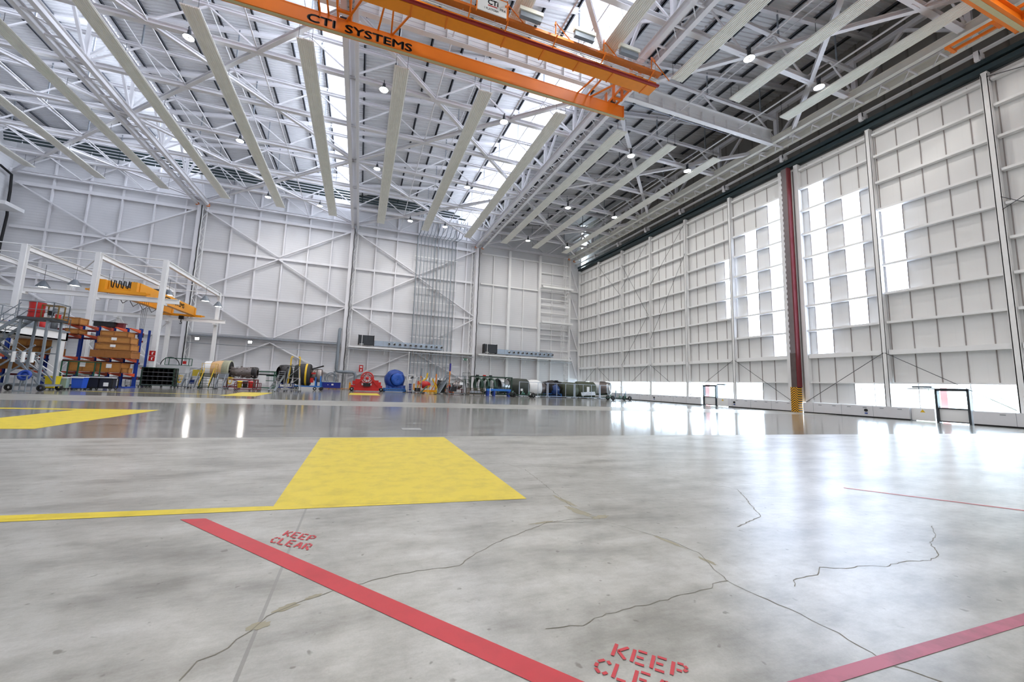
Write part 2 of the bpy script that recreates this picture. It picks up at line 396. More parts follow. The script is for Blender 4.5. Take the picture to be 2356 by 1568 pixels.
# roof deck: corrugated sheet, ribs run across each bay
for b in range(4):
    x0 = LX[b] - (.6 if b == 0 else -.1); x1 = LX[b+1] - (.9 if b < 3 else -2.0)
    z0, z1 = roof_z(b, x0), roof_z(b, x1); mb = MB(); y = YF; prev = None; per = .42
    ys = []
    while y < YB + .5:
        ys += [(y, 0), (y+.16, 0), (y+.21, .09), (y+.37, .09)]; y += per
    vs = []
    for yy, dz in ys: vs += [(x0, yy, z0+dz), (x1, yy, z1+dz)]
    mb.add(vs, [(2*i, 2*i+1, 2*i+3, 2*i+2) for i in range(len(ys)-1)])
    mb.add([(x0, YF, z0+.25), (x1, YF, z1+.25), (x1, YB+.5, z1+.25), (x0, YB+.5, z0+.25)], [(0, 1, 2, 3)])
    struct('ceiling', mb, DECK)
    # purlins, dark cold-formed sections under the deck
    xx = x0 + .7
    while xx < x1 - .2:
        z = roof_z(b, xx) - .14
        struct('ceiling_purlin', MB().box(xx-.05, xx+.05, YF, YB+.4, z-.14, z+.12).box(xx-.05, xx+.17, YF, YB+.4, z-.14, z-.10), PURLIN)
        xx += 3.15
    # rafters
    for yt in YT:
        if yt < -3: continue
        p = V((x0, yt, roof_z(b, x0)-.52)); q = V((x1, yt, roof_z(b, x1)-.52))
        struct('ceiling_rafter', MB().ibar(p, q, .3, .5, .03), STEEL)
# clerestory glazing closing each tooth
for i, b in enumerate((0, 1, 2)):
    x = LX[b+1]; zt = roof_z(b, x-.9)+.2; zb = BAYR[b+1][0] + .1
    pane = MB().add([(x-.9, YF, zt), (x+.1, YF, zb), (x+.1, YB+.4, zb), (x-.9, YB+.4, zt)], [(0, 1, 2, 3)])
    w = pane.build('window_%d' % (i+1), GLAZE); w['kind'] = 'structure'
    fr = MB()
    y = YF + .5
    while y < YB:
        fr.bar((x-.98, y, zt), (x+.02, y, zb), .09, .1); y += 1.85
    for t in (.25, .5, .75):
        fr.bar((x-.98+t, YF, zt+(zb-zt)*t), (x-.98+t, YB, zt+(zb-zt)*t), .09, .07)
    fr.build('mullion', STEEL, w)
# upper wall over the door heads, its shade put into a darker cladding colour
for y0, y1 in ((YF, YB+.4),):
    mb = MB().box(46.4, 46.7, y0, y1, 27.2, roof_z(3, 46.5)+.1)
    struct('wall_right_upper', mb, rib_mat('upper_cladding_shaded', (150, 146, 140), 'Y', 1.9, .3, .6, .75))
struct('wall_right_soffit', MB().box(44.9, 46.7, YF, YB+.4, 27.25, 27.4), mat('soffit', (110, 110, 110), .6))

# ---- trusses: bottom chord z 30, top chord z 33, Warren web; one object per bay and line
def truss_mesh(x0, x1):
    w = (x1-x0)/3; mb = MB()
    mb.ibar((x0, 0, 30), (x1, 0, 30), .42, .42, .04); mb.ibar((x0, 0, 33), (x1, 0, 33), .30, .30, .04)
    bn = [x0 + w*i for i in range(4)]; tn = [x0 + w*(i+.5) for i in range(3)]
    for i in range(3):
        mb.bar((bn[i], 0, 30.1), (tn[i], 0, 32.9), .12, .13); mb.bar((tn[i], 0, 32.9), (bn[i+1], 0, 30.1), .12, .13)
    for x in bn: mb.cbox(x, 0, 30.05, .9, .05, .62)
    return mb
rows_named = ['first', 'second', 'third', 'fourth', 'fifth', 'sixth', 'seventh', 'eighth', 'ninth']
for b in range(4):
    proto = None
    for k, yt in enumerate(YT):
        if yt < 6: continue
        if proto is None:
            o = truss_mesh(LX[b], LX[b+1] - (1.2 if b == 3 else 0)).build('roof_truss', STEEL, None, 'structure'); proto = o
        else:
            o = proto.copy(); COL.objects.link(o)
        o.location.y = yt
        # hanger posts from the top chord up to the rafter
        w = (LX[b+1]-LX[b])/3
        for i in range(3):
            x = LX[b] + w*(i+.5)
            struct('roof_post', MB().box(x-.06, x+.06, yt-.05, yt+.05, 33.1, roof_z(b, x)-.4), GALV)
# longitudinal ties at the bottom nodes and plan bracing (a cross over three by three cells)
for b in range(4):
    w = (LX[b+1]-LX[b])/3
    for i in (1, 2):
        x = LX[b] + w*i
        for k in range(len(YT)-1):
            if YT[k] < 6: continue
            struct('roof_tie', MB().tube((x, YT[k], 30.05), (x, YT[k+1], 30.05), .065, 8), STEEL)
    for i in range(3):
        x = LX[b] + w*(i+.5)
        for k in range(len(YT)-1):
            if YT[k] < 6: continue
            struct('roof_tie', MB().tube((x, YT[k], 33), (x, YT[k+1], 33), .05, 8), STEEL)
    for ys in (6.7, 28.9, 51.1):
        for i in range(3):
            for s in (0, 1):
                xa = LX[b] + w*(i if s == 0 else 3-i); xb = LX[b] + w*(i+1 if s == 0 else 2-i)
                struct('roof_brace', MB().ibar((xa, ys+7.4*i, 29.98), (xb, ys+7.4*(i+1), 29.98), .34, .36, .04), STEEL)
# lattice girders along the column lines
for li in (1, 2, 3, 4):
    x = LX[li] - (1.5 if li == 4 else .0); mb = MB(); zt = 35.6 if li < 3 else 34.0
    mb.ibar((x, YF, 30.2), (x, YB, 30.2), .5, .55, .05); mb.ibar((x, YF, zt), (x, YB, zt), .42, .45, .05)
    for k in range(len(YT)-1):
        if YT[k] < 6: continue
        mb.bar((x, YT[k], 30.3), (x, YT[k], zt), .35, .35)
        mb.bar((x, YT[k], 30.4), (x, YT[k]+3.7, zt-.1), .24, .24); mb.bar((x, YT[k]+3.7, zt-.1), (x, YT[k+1], 30.4), .24, .24)
    struct('roof_girder', mb, STEEL)
# stiffened plate girder across the bays at y 28.9
for b in (1, 2, 3):
    x0, x1 = LX[b]+.3, LX[b+1]-(.3 if b < 3 else 2.6); mb = MB()
    mb.ibar((x0, 28.75, 30.35), (x1, 28.75, 30.35), .45, 1.7, .05)
    n = int((x1-x0)/1.7)
    for i in range(1, n):
        x = x0 + (x1-x0)*i/n; mb.box(x-.03, x+.03, 28.52, 28.74, 29.55, 30.6)
    struct('roof_girder', mb, WHITE)
# end frame top beam of each bay at the back wall
# crane runways
RUN = [(-27.2, 29.15), (-25.7, 29.15), (-3.1, 29.05), (20.5, 29.1), (21.9, 29.1), (41.9, 29.6), (43.2, 29.3)]
for x, z in RUN:
    mb = MB().ibar((x, YF, z+.32), (x, YB-.2, z+.32), .42, .7, .05)
    for yt in YT:
        if yt > 6: mb.box(x-.16, x+.16, yt-.2, yt+.2, z+.66, z+1.05)
    r = struct('crane_runway', mb, CREAM if x > 41 else STEEL)
    MB().box(x-.22, x+.22, YB-.45, YB-.2, z-.1, z+.25).build('end_stop', ORANGE, r)
struct('crane_runway', MB().ibar((-2.2, YF, 29.35), (-2.2, YB-.2, 29.35), .3, .55, .05), STEEL)
for x in (21.2, 42.55):
    mb = MB(); y = 8
    while y < YB - 1:
        mb.box(x-.6, x+.6, y-.06, y+.06, 29.2, 29.32); mb.bar((x-.6, y, 29.2), (x+.6, y+.9, 29.2), .06, .06); y += 1.85
    struct('runway_lacing', mb, STEEL)
mb = MB(); y = 8
while y < YB - 1:
    mb.box(-27.0, -25.9, y-.06, y+.06, 29.2, 29.3); mb.bar((-27.0, y, 29.2), (-25.9, y+1.2, 29.2), .06, .06); y += 2.46
struct('runway_lacing', mb, STEEL)

# ---- door wall on the right: columns, girts, cladding cells, windows
YC = [14.13 - 7.4*i for i in (4, 3, 2, 1)] + [14.13 + 7.4*i for i in range(9)]
GZ = [3.12, 5.85, 8.55, 11.2, 13.85, 16.5, 19.15, 21.8, 24.4, 26.6]
SEAM = [28.72 - 1.495*i for i in range(30)] + [28.72 + .75 + 1.495*i for i in range(30)]
WIN = {(25.73, 27.22): (5.85, 24.4), (22.75, 24.24): (8.55, 21.8), (19.76, 21.25): (11.2, 19.15),
       (30.2, 31.7): (5.85, 24.4), (33.2, 34.7): (8.55, 21.8), (36.2, 37.7): (11.2, 19.15)}
XW = 45.0
ys = sorted(set([YF, YB+.4] + [q for k in WIN for q in k]))
mb = MB()
for a, c in zip(ys, ys[1:]):
    z0, z1 = WIN.get((a, c), (None, None))
    if z0 is None: mb.box(XW, XW+.15, a, c, 3.12, 27.4)
    else: mb.box(XW, XW+.15, a, c, 3.12, z0); mb.box(XW, XW+.15, a, c, z1, 27.4)
mb.box(XW, XW+.15, 24.24, 33.2, 1.05, 3.12)
struct('wall_right', mb, CLADR)
seams = [y for y in [28.72 - 1.4945*i for i in range(29)] + [28.72 + 1.495*i for i in range(1, 30)] if YF < y < YB]
mb = MB()
for y in seams:
    inw = [w for w in WIN if w[0] + .2 < y < w[1] - .2]
    mb.box(XW-.05, XW, y-.028, y+.028, 3.2 if not 24 < y < 33.3 else 1.1, 27.0)
struct('wall_right_seams', mb, mat('seam_trim', (150, 142, 140), .5))
for y in YC:
    if y > YB: continue
    if abs(y - 28.93) < .2: continue
    mb = MB().ibar((44.62, y, 1.0), (44.62, y, 27.1), .5, .36, .05, (0, 1, 0)).box(44.38, 44.86, y-.17, y+.17, 26.6, 27.3)
    mb.box(44.37, 44.42, y-.2, y+.2, 1.0, 27.1)
    struct('wall_column', mb, WHITE)
for y in (28.05, 29.75):
    struct('wall_column', MB().box(44.4, 44.95, y-.2, y+.2, 0.2, 27.3), WHITE)
YCC = [y for y in YC if abs(y-28.93) > .2] + [28.05, 29.75]; YCC.sort()
for a, c in zip(YCC, YCC[1:]):
    if c - a < 3 or c < 0: continue
    for z in GZ:
        h = .42 if abs(z-5.85) < .1 else (.12 if z < 4 else .2)
        struct('wall_girt', MB().box(44.52, 44.98, a+.25, c-.25, z-h/2, z+h/2), WHITE)
# translucent strips
n = 4
for (a, c), (z0, z1) in WIN.items():
    w = MB().quad((XW+.06, a, z0), (XW+.06, c, z0), (XW+.06, c, z1), (XW+.06, a, z1)).build('window_%d' % n, PANE); w['kind'] = 'structure'; n += 1
    fr = MB().box(XW, XW+.1, a-.03, a+.03, z0, z1).box(XW, XW+.1, c-.03, c+.03, z0, z1)
    fr.build('window_frame', WHITE, w)
# low ribbon windows
for a, c in zip(YCC, YCC[1:]):
    if c - a < 3 or c < 2: continue
    a2, c2 = a, c
    if 20 < a < 24: c2 = 24.24
    if 29 < a < 31: a2 = 33.2
    w = MB().box(XW+.05, XW+.07, a2, c2, 1.05, 3.1).build('window_%d' % n, GLASS); w['kind'] = 'structure'; n += 1
    fr = MB()
    for y in seams[::2]:
        if a2+.3 < y < c2-.3: fr.box(XW, XW+.08, y-.03, y+.03, 1.05, 3.1)
    fr.box(XW, XW+.1, a2, c2, 3.06, 3.12).box(XW, XW+.1, a2, c2, 1.03, 1.09).build('window_frame', WHITE, w)
# plinth casing with slots, broken at the two doors
DOORS = [(16.65, 18.4), (38.95, 40.85)]
edges = [(-10, 16.45), (20.05, 28.35), (29.2, 37.1), (41.2, 55.5), (55.5, 73.4)]
for i, (a, c) in enumerate(edges):
    mb = MB().box(44.05, 44.98, a, c, .1, 1.05)
    p = struct('baseboard_right', mb, mat('plinth_white', (222, 222, 226), .4, var=.02))
    MB().box(44.12, 44.98, a, c, 0, .1).build('plinth_foot', BLACK, p)
    sl = MB(); jn = MB(); y = a + .6
    while y < c - .4:
        sl.box(44.035, 44.05, y-.14, y+.14, .84, .89); y += 1.22
    y = a + 2.44
    while y < c - .4:
        jn.box(44.042, 44.05, y-.008, y+.008, .1, 1.05); y += 2.44
    sl.build('vent_slot', GREYP, p)
    if jn.v: jn.build('panel_joint', GREYP, p)
for y in (23.0, 37.0-.8, 50.0):
    mb = MB().tube((44.05, y, .62), (43.98, y, .62), .13, 16); s_ = tag(mb.build('power_socket', BLACK), 'round black power socket on the plinth, %s' % ('nearest the open doorway end of the wall' if y < 25 else ('beside the far glass door' if y < 40 else 'farthest along the wall, behind the wheeled dollies')), 'socket', 'sockets on the plinth')
    MB().cbox(44.03, y, .36, .05, .2, .1).build('blue_plate', BLUE, s_)
for a, c, lab in ((18.6, 20.0, None), (37.2, 38.8, None)):
    p = struct('baseboard_right', MB().box(44.25, 44.98, a, c, .05, 1.05), WHITE)
    t_ = MB().add([(44.24, (a+c)/2-.16, .72), (44.24, (a+c)/2+.16, .72), (44.24, (a+c)/2, .96)], [(0, 1, 2)]).build('warning_triangle', YPAINT, p)
# doors
for i, (a, c) in enumerate(DOORS):
    d = MB()
    for y in (a, c): d.box(44.15, 44.5, y-.07, y+.07, 0, 2.62)
    d.box(44.15, 44.5, a, c, 2.5, 2.64).box(44.25, 44.4, a, c, 1.08, 1.17).box(44.2, 44.45, a, c, .06, .14)
    dd = d.build('door_%d' % (i+1), mat('door_frame_dark', (46, 52, 58), .45)); dd['kind'] = 'structure'
    MB().box(44.3, 44.34, a+.07, c-.07, .14, 1.08).build('kick_panel', WHITE, dd)
    MB().box(44.31, 44.33, a+.07, c-.07, 1.17, 2.5).build('glass_pane', GLASS, dd)
    MB().box(44.1, 44.3, a-.1 if i == 0 else a-1.5, c+1.7 if i == 0 else c+.1, 2.62, 2.70).build('sliding_track', mat('door_frame_dark', (46, 52, 58)), dd)
    MB().box(44.15, 44.45, (c+.2) if i == 0 else a-1.4, (c+1.4) if i == 0 else a-.2, 2.72, 2.88).build('motor_cover', GREYP, dd)
    MB().box(44.2, 44.32, c-.18, c-.12, 1.2, 1.3).build('handle', GALV, dd)
# red oxide meeting post with striped foot
po = struct('door_post', MB().box(43.78, 44.35, 28.62, 29.2, 2.6, 27.1), mat('post_grey', (122, 112, 114), .55, var=.1, scale=2))
MB().box(43.74, 44.3, 28.46, 28.6, 2.6, 27.1).build('red_edge', mat('post_red', (110, 26, 34), .5), po)
MB().box(43.73, 43.78, 28.62, 29.16, 2.6, 6.2).build('post_face', mat('worn_post', (92, 78, 76), .6, var=.25, scale=2), po)
st = MB().box(-.32, .32, -.36, .36, 0, 2.6).build('striped_foot', HAZ, po); st.location = (44.0, 28.9, 0)
mb = MB()
for k in range(34): mb.box(43.74, 43.8, 29.12, 29.32, 6.3+k*.6, 6.6+k*.6)
mb.build('rack_teeth', STEEL, po)
# thin rod bracing of the door leaves
def rod(y0, z0, y1, z1): struct('wall_rod', MB().tube((44.35, y0, z0), (44.35, y1, z1), .025, 6), DGREY)
for y0, z0, y1, z1 in [(28.2,1.1,21.6,5.8),(21.5,5.8,14.4,1.2),(29.6,1.1,36.2,5.8),(36.5,5.8,43.4,1.2),(51.2,5.8,44.2,1.2),(51.6,5.8,58.4,1.2),(66,5.8,59,1.2),(66.4,5.8,73,1.2),
    (43.7,22.,51,10.),(51.,19.,43.8,26.5),(58.4,24.5,51.5,14),(51.6,26.5,58.5,20),(51.6,14,58.4,6),(66,26.5,58.9,19),(14,26.8,6.9,24.5),(14,17,7,11),(7,20,14,16)]: rod(y0, z0, y1, z1)
# dark green track over the doors
mb = MB().box(44.35, 44.95, YF, YB, 27.35, 27.75).box(44.2, 44.4, YF, YB, 27.9, 28.15).box(44.2, 45.0, YF, YB, 28.15, 28.25)
struct('door_track', mb, mat('track_green', (40, 58, 64), .45, var=.08))
for y in YT:
    if y > 6: struct('track_bracket', MB().box(43.5, 44.4, y-.13, y+.13, 28.35, 28.75).box(43.45, 43.7, y-.13, y+.13, 27.95, 28.75), STEEL)
struct('cable_tray', MB().box(43.75, 44.15, YF, YB, 28.75, 28.85), STEEL)

# ---- back wall steel
def zig(p, q, w, h, m=STEEL): return struct('wall_brace', MB().bar(p, q, w, h, (0, 1, 0)), m)
yb = YB + .1
for b in range(3):
    x0, x1 = LX[b]+.5, LX[b+1]-.6; m = (x0+x1)/2
    for z, h in ((28.45, .5), (21.8, .38), (14.55, .38), (7.45, .34), (2.6, .16)):
        struct('wall_girt', MB().box(x0, x1, YB-.02, YB+.3, z-h/2, z+h/2), STEEL)
    for xa, za, xb, zb in ((x0,28.4,m,22.),(x1,28.4,m,22.),(m,21.6,x0,15.),(m,21.6,x1,15.),(x0,14.3,m,7.8),(x1,14.3,m,7.8),(m,7.2,x0,1.6),(m,7.2,x1,1.6)):
        zig((xa, yb-.25, za), (xb, yb-.25, zb), .2, .42)
POSTS = [-45.5,-41.2,-37.1,-32.9,-28.8,-22.1,-18.1,-14.1,-10.2,-6.4,1.25,5.05,8.95,12.9,16.7,18.8]
for x in POSTS:
    struct('wall_post', MB().ibar((x, yb+.1, 0), (x, yb+.1, 34.5), .2, .34, .03, (0, 1, 0)), STEEL)
for x, w in ((24.65,.16),(28.05,.5),(31.4,.16),(35.0,.5),(38.1,.16),(42.2,.4)):
    struct('wall_post', MB().box(x-w/2, x+w/2, YB-(.3 if w > .3 else -.15), YB+.4, 0, 29.5 if w > .3 else 28.2), WHITE)
for z in (28.2, 21.9, 13.8, 7.5):
    struct('wall_girt', MB().box(21.9, 42.2, YB+.05, YB+.4, z-.14, z+.14), WHITE)
for z in (25.9, 23.4, 20.2, 18.9, 17.3, 12.6, 11.6, 9.3):
    struct('wall_girt', MB().box(35.2, 42.2, YB-.1, YB+.1, z-.1, z+.1), WHITE)
for k, z in enumerate((28.0, 22.0, 15.0, 9.0, 3.0)):
    if k < 4: zig((42.4, yb, z), (44.4, yb, z-5.2), .2, .3)
    struct('wall_girt', MB().box(42.3, 44.5, YB-.05, YB+.2, z-5.5, z-5.3) if z > 6 else MB().box(42.3, 44.5, YB-.05, YB+.2, 1.2, 1.4), WHITE)
for i, x in enumerate(LX[1:4]):
    struct('wall_column', MB().box(x-.65, x-.05, YB-.55, YB+.3, 0, 29.0), STEEL)
    mb = MB(); xs = (x+.02, x+.62) if i != 2 else (x-1.35, x-.75)
    for xx in xs: mb.box(xx-.06, xx+.06, YB-.2, YB, 0, 29)
    z = .5
    while z < 28: mb.bar((xs[0], YB-.1, z), (xs[1], YB-.1, z+1.1), .1, .08); mb.bar((xs[1], YB-.1, z+1.1), (xs[0], YB-.1, z+2.2), .1, .08); z += 2.2
    struct('wall_column', mb, WHITE)
    pts = [(x+.02+random.uniform(-.04, .04), YB-.62, 29-.7*k) for k in range(41)] + [(x+.02, YB-.62, 0)]
    tag(MB().path(pts, .07, 6).build('power_cable', BLACK), 'black cable clipped down the back wall column %s' % ('behind the racking', 'beside the grey exhaust pipe', 'beside the green nacelle-ring cage')[i], 'cable')
# ------------------------------------------------------------------ things hung in the roof
ORD = ['first', 'second', 'third', 'fourth', 'fifth', 'sixth', 'seventh', 'eighth', 'ninth', 'tenth', 'eleventh', 'twelfth']
# ribbed radiant heating panels
def panel_mesh(y0, y1):
    n = 8; w = 1.26; pts = []
    for i in range(n):
        a = -w/2 + w*i/n; s_ = w/n
        pts += [(a, .02), (a+s_*.12, .02), (a+s_*.28, -.035), (a+s_*.72, -.035), (a+s_*.88, .02)]
    pts += [(w/2, .02), (w/2+.02, .02), (w/2+.02, .09), (-w/2-.02, .09), (-w/2-.02, .02)]
    mb = MB()
    vs = [(x, y0, z) for x, z in pts] + [(x, y1, z) for x, z in pts]; m = len(pts)
    mb.add(vs, [(i, (i+1) % m, m+(i+1) % m, m+i) for i in range(m)])
    mb.add([v for v in vs[:m]], [tuple(range(m))]); mb.add([v for v in vs[m:]], [tuple(range(m))[::-1]])
    return mb
PZ = 28.9
PX = [-45.0, -37.3, -29.7, -21.8, -14.1, -6.2, 1.55, 9.3, 17.3, 24.6, 31.2, 37.85]
def hangers(y0, y1, t):
    out = []
    for k in range(6):
        y = y0 + .12 + (y1-y0-.24)*k/5
        for x in (-.5, .5): out.append(MB().tube((x, y, .08), (x, y, 1.0 if 0 < k < 5 else 1.6), .018, 5).build('hanger_rod', DGREY, t))
    return out
pm = pm2 = None
for i, x in enumerate(PX):
    k = len(PX) - 1 - i
    t = thing('radiant_panel', 'long ribbed cream ceiling heating panel, %s from the door wall, over the far half' % ORD[k], 'heating panel', (x, 0, PZ), 0, 'radiant panels over the far half')
    if pm is None:
        pm = panel_mesh(32.2, 68.2).build('ribbed_panel', CREAM, t); hm = hangers(32.2, 68.2, t)
    else:
        for s_ in [pm] + hm: c = s_.copy(); COL.objects.link(c); c.parent = t
for i, x in enumerate((9.3, 17.2, 24.6, 31.4, 38.0)):
    t = thing('radiant_panel', 'ribbed cream ceiling heating panel running overhead, %s from the door wall, near row' % ORD[4-i], 'heating panel', (x, 0, PZ), 0, 'radiant panels of the near row')
    if pm2 is None:
        pm2 = panel_mesh(-11, 24.75).build('ribbed_panel', CREAM, t); hm2 = hangers(-11, 24.75, t)
    else:
        for s_ in [pm2] + hm2: c = s_.copy(); COL.objects.link(c); c.parent = t

# round high-bay lamps under the truss bottom chords
def lamp_parts(t):
    MB().lathe([(.02, .62), (.13, .6), (.15, .3), (.22, .22), (.40, .06), (.42, 0), (.385, -.01)], 20).build('lamp_housing', DGREY, t)
    MB().add([(.385*math.cos(PI*i/6), .385*math.sin(PI*i/6), -.004) for i in range(12)], [tuple(range(12))[::-1]]).build('lens', LAMP, t)
    MB().lathe([(.10, -.006), (.001, -.012)], 12).build('lens_hub', PAPER, t)
    MB().box(-.03, .03, -.16, .16, .6, .9).build('hanger_bracket', DGREY, t)
LG = {-15.3: 'second bay from the left', .2: 'third bay, left row', 12.35: 'third bay, right row', 28.3: 'door-side bay, left row', 36.7: 'door-side bay, right row'}
lp = None
for k, y in enumerate((-8.1, 6.7, 20.85, 35.5, 50.1, 65.0)):
    for x, where in LG.items():
        xx = x + (6.1 if (x == .2 and k == 5) else 0)
        lab = 'round ceiling lamp, %s, %s' % (where, ['behind the viewpoint', 'overhead near the viewpoint', 'over the nearest lit truss', 'level with the orange crane', 'midway to the back', 'close to the back wall'][k])
        if lp is None:
            lp = thing('high_bay_lamp', lab, 'lamp', (xx, y, 28.9), 0, 'high-bay lamps'); lamp_parts(lp)
        else: dup(lp, (xx, y, 28.9), 0, lab, 'high-bay lamps')
dup(lp, (-7.95, 65.0, 28.9), 0, 'round ceiling lamp close to the back wall, between two panels left of the middle column', 'high-bay lamps')

# ---- orange bridge crane
def text_fit(name, body, mtl, parent, width, height, M, bold=0., spacing=1.):
    o = text_mesh(name, body, 1., mtl, Matrix(), parent, 0, .004, spacing)
    if bold:                                   # heavier strokes: the letters struck several times, slightly shifted
        vs = [v.co.copy() for v in o.data.vertices]; fs = [tuple(p.vertices) for p in o.data.polygons]; V2 = []; F2 = []
        for dx, dy in ((0, 0), (bold, 0), (-bold, 0), (0, bold), (0, -bold)):
            n0 = len(V2); V2 += [(p.x+dx, p.y+dy, p.z+.001*(dx+dy)/max(bold, 1e-6)) for p in vs]; F2 += [tuple(i+n0 for i in f) for f in fs]
        o.data.clear_geometry(); o.data.from_pydata(V2, [], F2); o.data.update()
    vs = o.data.vertices; xs = [v.co.x for v in vs]; ys_ = [v.co.y for v in vs]
    x0, x1, y0, y1 = min(xs), max(xs), min(ys_), max(ys_)
    S = Matrix.Diagonal((width/(x1-x0), height/(y1-y0), 1, 1)) @ T(-x0, -y0, 0)
    o.data.transform(M @ S)
    return o
FRONT = Matrix(((1,0,0,0),(0,0,-1,0),(0,1,0,0),(0,0,0,1)))   # text plane facing -Y, reading along +X
BEIGE = mat('rail_beige', (196, 184, 140), .5, var=.05)
cr = thing('bridge_crane', 'orange overhead travelling crane with two long girders and black lettering', 'crane', (0, 28.18, 27.14))
def L_(x, y, z): return (x, y-29.35, z-28.2)
XA, XE = -26.2, 22.35
g = MB().box(XA, XE, -.19, .19, -.36, .7).box(XA, XE, -.21, .21, -.4, -.35).box(XA, XE, -.21, .21, .66, .74)
g.box(XE-.02, XE+.05, -.26, .26, -.4, .75)
lg = g.build('lower_girder', ORANGE, cr)
MB().box(XA, XE+.3, -.13, .13, -.425, -.4).build('runner_rail', BEIGE, lg)
text_fit('lettering', 'CTI', TEXTB, lg, 2.0, .68, T(-5.66, -.2, -.31) @ FRONT, .034)
text_fit('lettering', 'SYSTEMS', TEXTB, lg, 5.1, .70, T(-3.0, -.2, -.33) @ FRONT, .034)
g = MB(); g.box(XA, 23.0, -3.92, -2.95, 0, .55)
ug = g.build('upper_girder', mat('crane_orange_lit', (240, 142, 22), .4, var=.04), cr)  # lighter orange: light thrown up from the floor is put into the colour
g = MB()
for x in (-22.5, -18., -13., -8.2, -2.9, 1.6, 4.2, 8.7, 12.0, 15.2, 18.5, 22.0): g.box(x-.05, x+.05, -3.98, -2.9, -.035, .0).box(x-.05, x+.05, -2.95, -2.9, 0, .55)
g.build('girder_stiffener', ORANGE, ug)
MB().box(XA, 23.1, -4.14, -3.95, .02, .2).box(XA, 23.1, -4.2, -4.12, .06, .12).build('red_guard_rail', DRED, cr)
for xs in ((-20.5, -19.9, -17.6), (-4.8, -4.2, -2.0), (-.6, .4, 1.4), (17.3, 18.3, 19.6)):
    for a_, b_ in ((xs[0], xs[1]-.6), (xs[1], xs[1]), (xs[2]-.9, xs[2]+.4)): MB().bar((a_, -.2, .7), (b_, -2.95, .5), .12, .12).build('lattice_strut', ORANGE, cr)
for x in (-27.2, -3.1, 21.2):
    g = MB()
    for dx in (-.45, .45): g.box(x+dx-.06, x+dx+.06, -3.9, .5, .72, .9)
    for yy in (-3.4, -2.2, -.9, .3):
        g.box(x-.5, x+.5, yy-.1, yy+.1, .60, .76); 
        for dx in (-.47, .47): g.box(x+dx-.05, x+dx+.05, yy-.16, yy+.16, .74, 2.0)
    e = g.build('end_carriage', ORANGE, cr)
    for yy in (-3.2, .1): MB().tube((x-.35, yy, 1.05), (x+.35, yy, 1.05), .12, 12).build('wheel', DGREY, e)
# walkway with hand rails on the near side
MB().box(-14, 22.6, -4.98, -4.5, .32, .36).box(-14, 22.6, -5.0, -4.94, .3, .5).build('walkway', mat('crane_shade_orange', (196, 104, 24), .5, var=.08), cr)  # darker copy of the crane orange, the walkway's shade put into the colour
g = MB()
for x in [-12+2.45*k for k in range(15)]: g.tube((x, -4.6, .3), (x, -4.6, 1.55), .028, 6)
for z in (.75, 1.15, 1.55): g.tube((-14, -4.6, z), (22.8, -4.6, z), .022, 6)
for z in (.0, .14): g.tube((-14, -4.55, z), (22.8, -4.55, z), .035, 6)
g.build('hand_rail', mat('rail_light', (206, 206, 204), .4, .3), cr)
g = MB()
for x in (-9.2, -4.2, .9, 5.7, 8.6, 12.6, 17.0, 21.8):
    g.tube((x, -4.7, .2), (x, -4.7, 1.9), .05, 6); g.bar((x, -4.7, 1.9), (x-.55, -5.7, .5), .11, .11); g.bar((x, -4.7, 1.85), (x+1.9, -4.7, .3), .05, .05); g.bar((x-.1, -5.2, .3), (x-.1, -4.4, -.1), .08, .08)
g.build('railing_frame', ORANGE, cr)
for x0 in (9.2, 18.0, 13.8):
    b = MB().box(x0, x0+1.9, -5.6, -5.25, .95, 1.25).build('control_box', mat('box_cream', (226, 224, 210), .5), cr)
    MB().box(x0+.1, x0+1.8, -5.5, -5.2, .55, .95).build('box_base', GREYP, b)
bd = MB().box(6.0, 8.25, -5.38, -5.32, -.05, 1.22)
bd = bd.build('sign_board', mat('sign_white', (232, 232, 228), .5), cr)
MB().box(5.94, 6.0, -5.4, -5.3, -.2, 1.35).box(8.25, 8.31, -5.4, -5.3, -.2, 1.35).box(5.94, 8.31, -5.4, -5.34, 1.22, 1.28).build('board_post', ORANGE, cr)
def bt(body, w, h, x, z, m=TEXTB, b=.0, sp=1.): return text_fit('board_lettering', body, m, bd, w, h, T(x, -5.385, z+.1) @ FRONT, b, sp)
bt('2008', .34, .13, 6.1, .83); bt('1 PLATFORM', 1.05, .17, 6.55, .03); bt('PR4', .42, .2, 7.72, .24); bt('CTi', .80, .42, 6.78, .48, TEXTB, .03)
MB().box(6.8, 7.5, -5.385, -5.38, .46, .54).build('board_stripe', RED, bd)
def resize(root, f):
    for c in root.children_recursive:
        c.data.transform(Matrix.Scale(f, 4)); c.location *= f
resize(cr, .96)
# second, near crane: only its end shows
c2 = thing('bridge_crane', 'end of a second orange crane girder cut off by the top right corner', 'crane', (0, 11.09, 27.14))
g = MB().box(24, 42.35, -.06, .06, -.36, .7).box(24, 42.35, -.32, .32, -.4, -.34).box(24, 42.35, -.22, .22, .66, .74).box(42.3, 42.42, -.34, .34, -.4, .75)
lg2 = g.build('lower_girder', ORANGE, c2)
MB().box(24, 42.6, -.13, .13, -.425, -.4).build('runner_rail', BEIGE, lg2)
g = MB()
for dx in (-.4, .4): g.box(41.9+dx-.06, 41.9+dx+.06, -3.6, 3.4, .74, .95)
for yy in (-3, -1, .9, 3.2): g.box(41.4, 42.4, yy-.1, yy+.1, .64, .78)
g.build('end_carriage', ORANGE, c2)
MB().box(24, 42.0, -3.9, -2.95, 0, .55).build('upper_girder', MATS['crane_orange_lit'], c2)

resize(c2, .96)
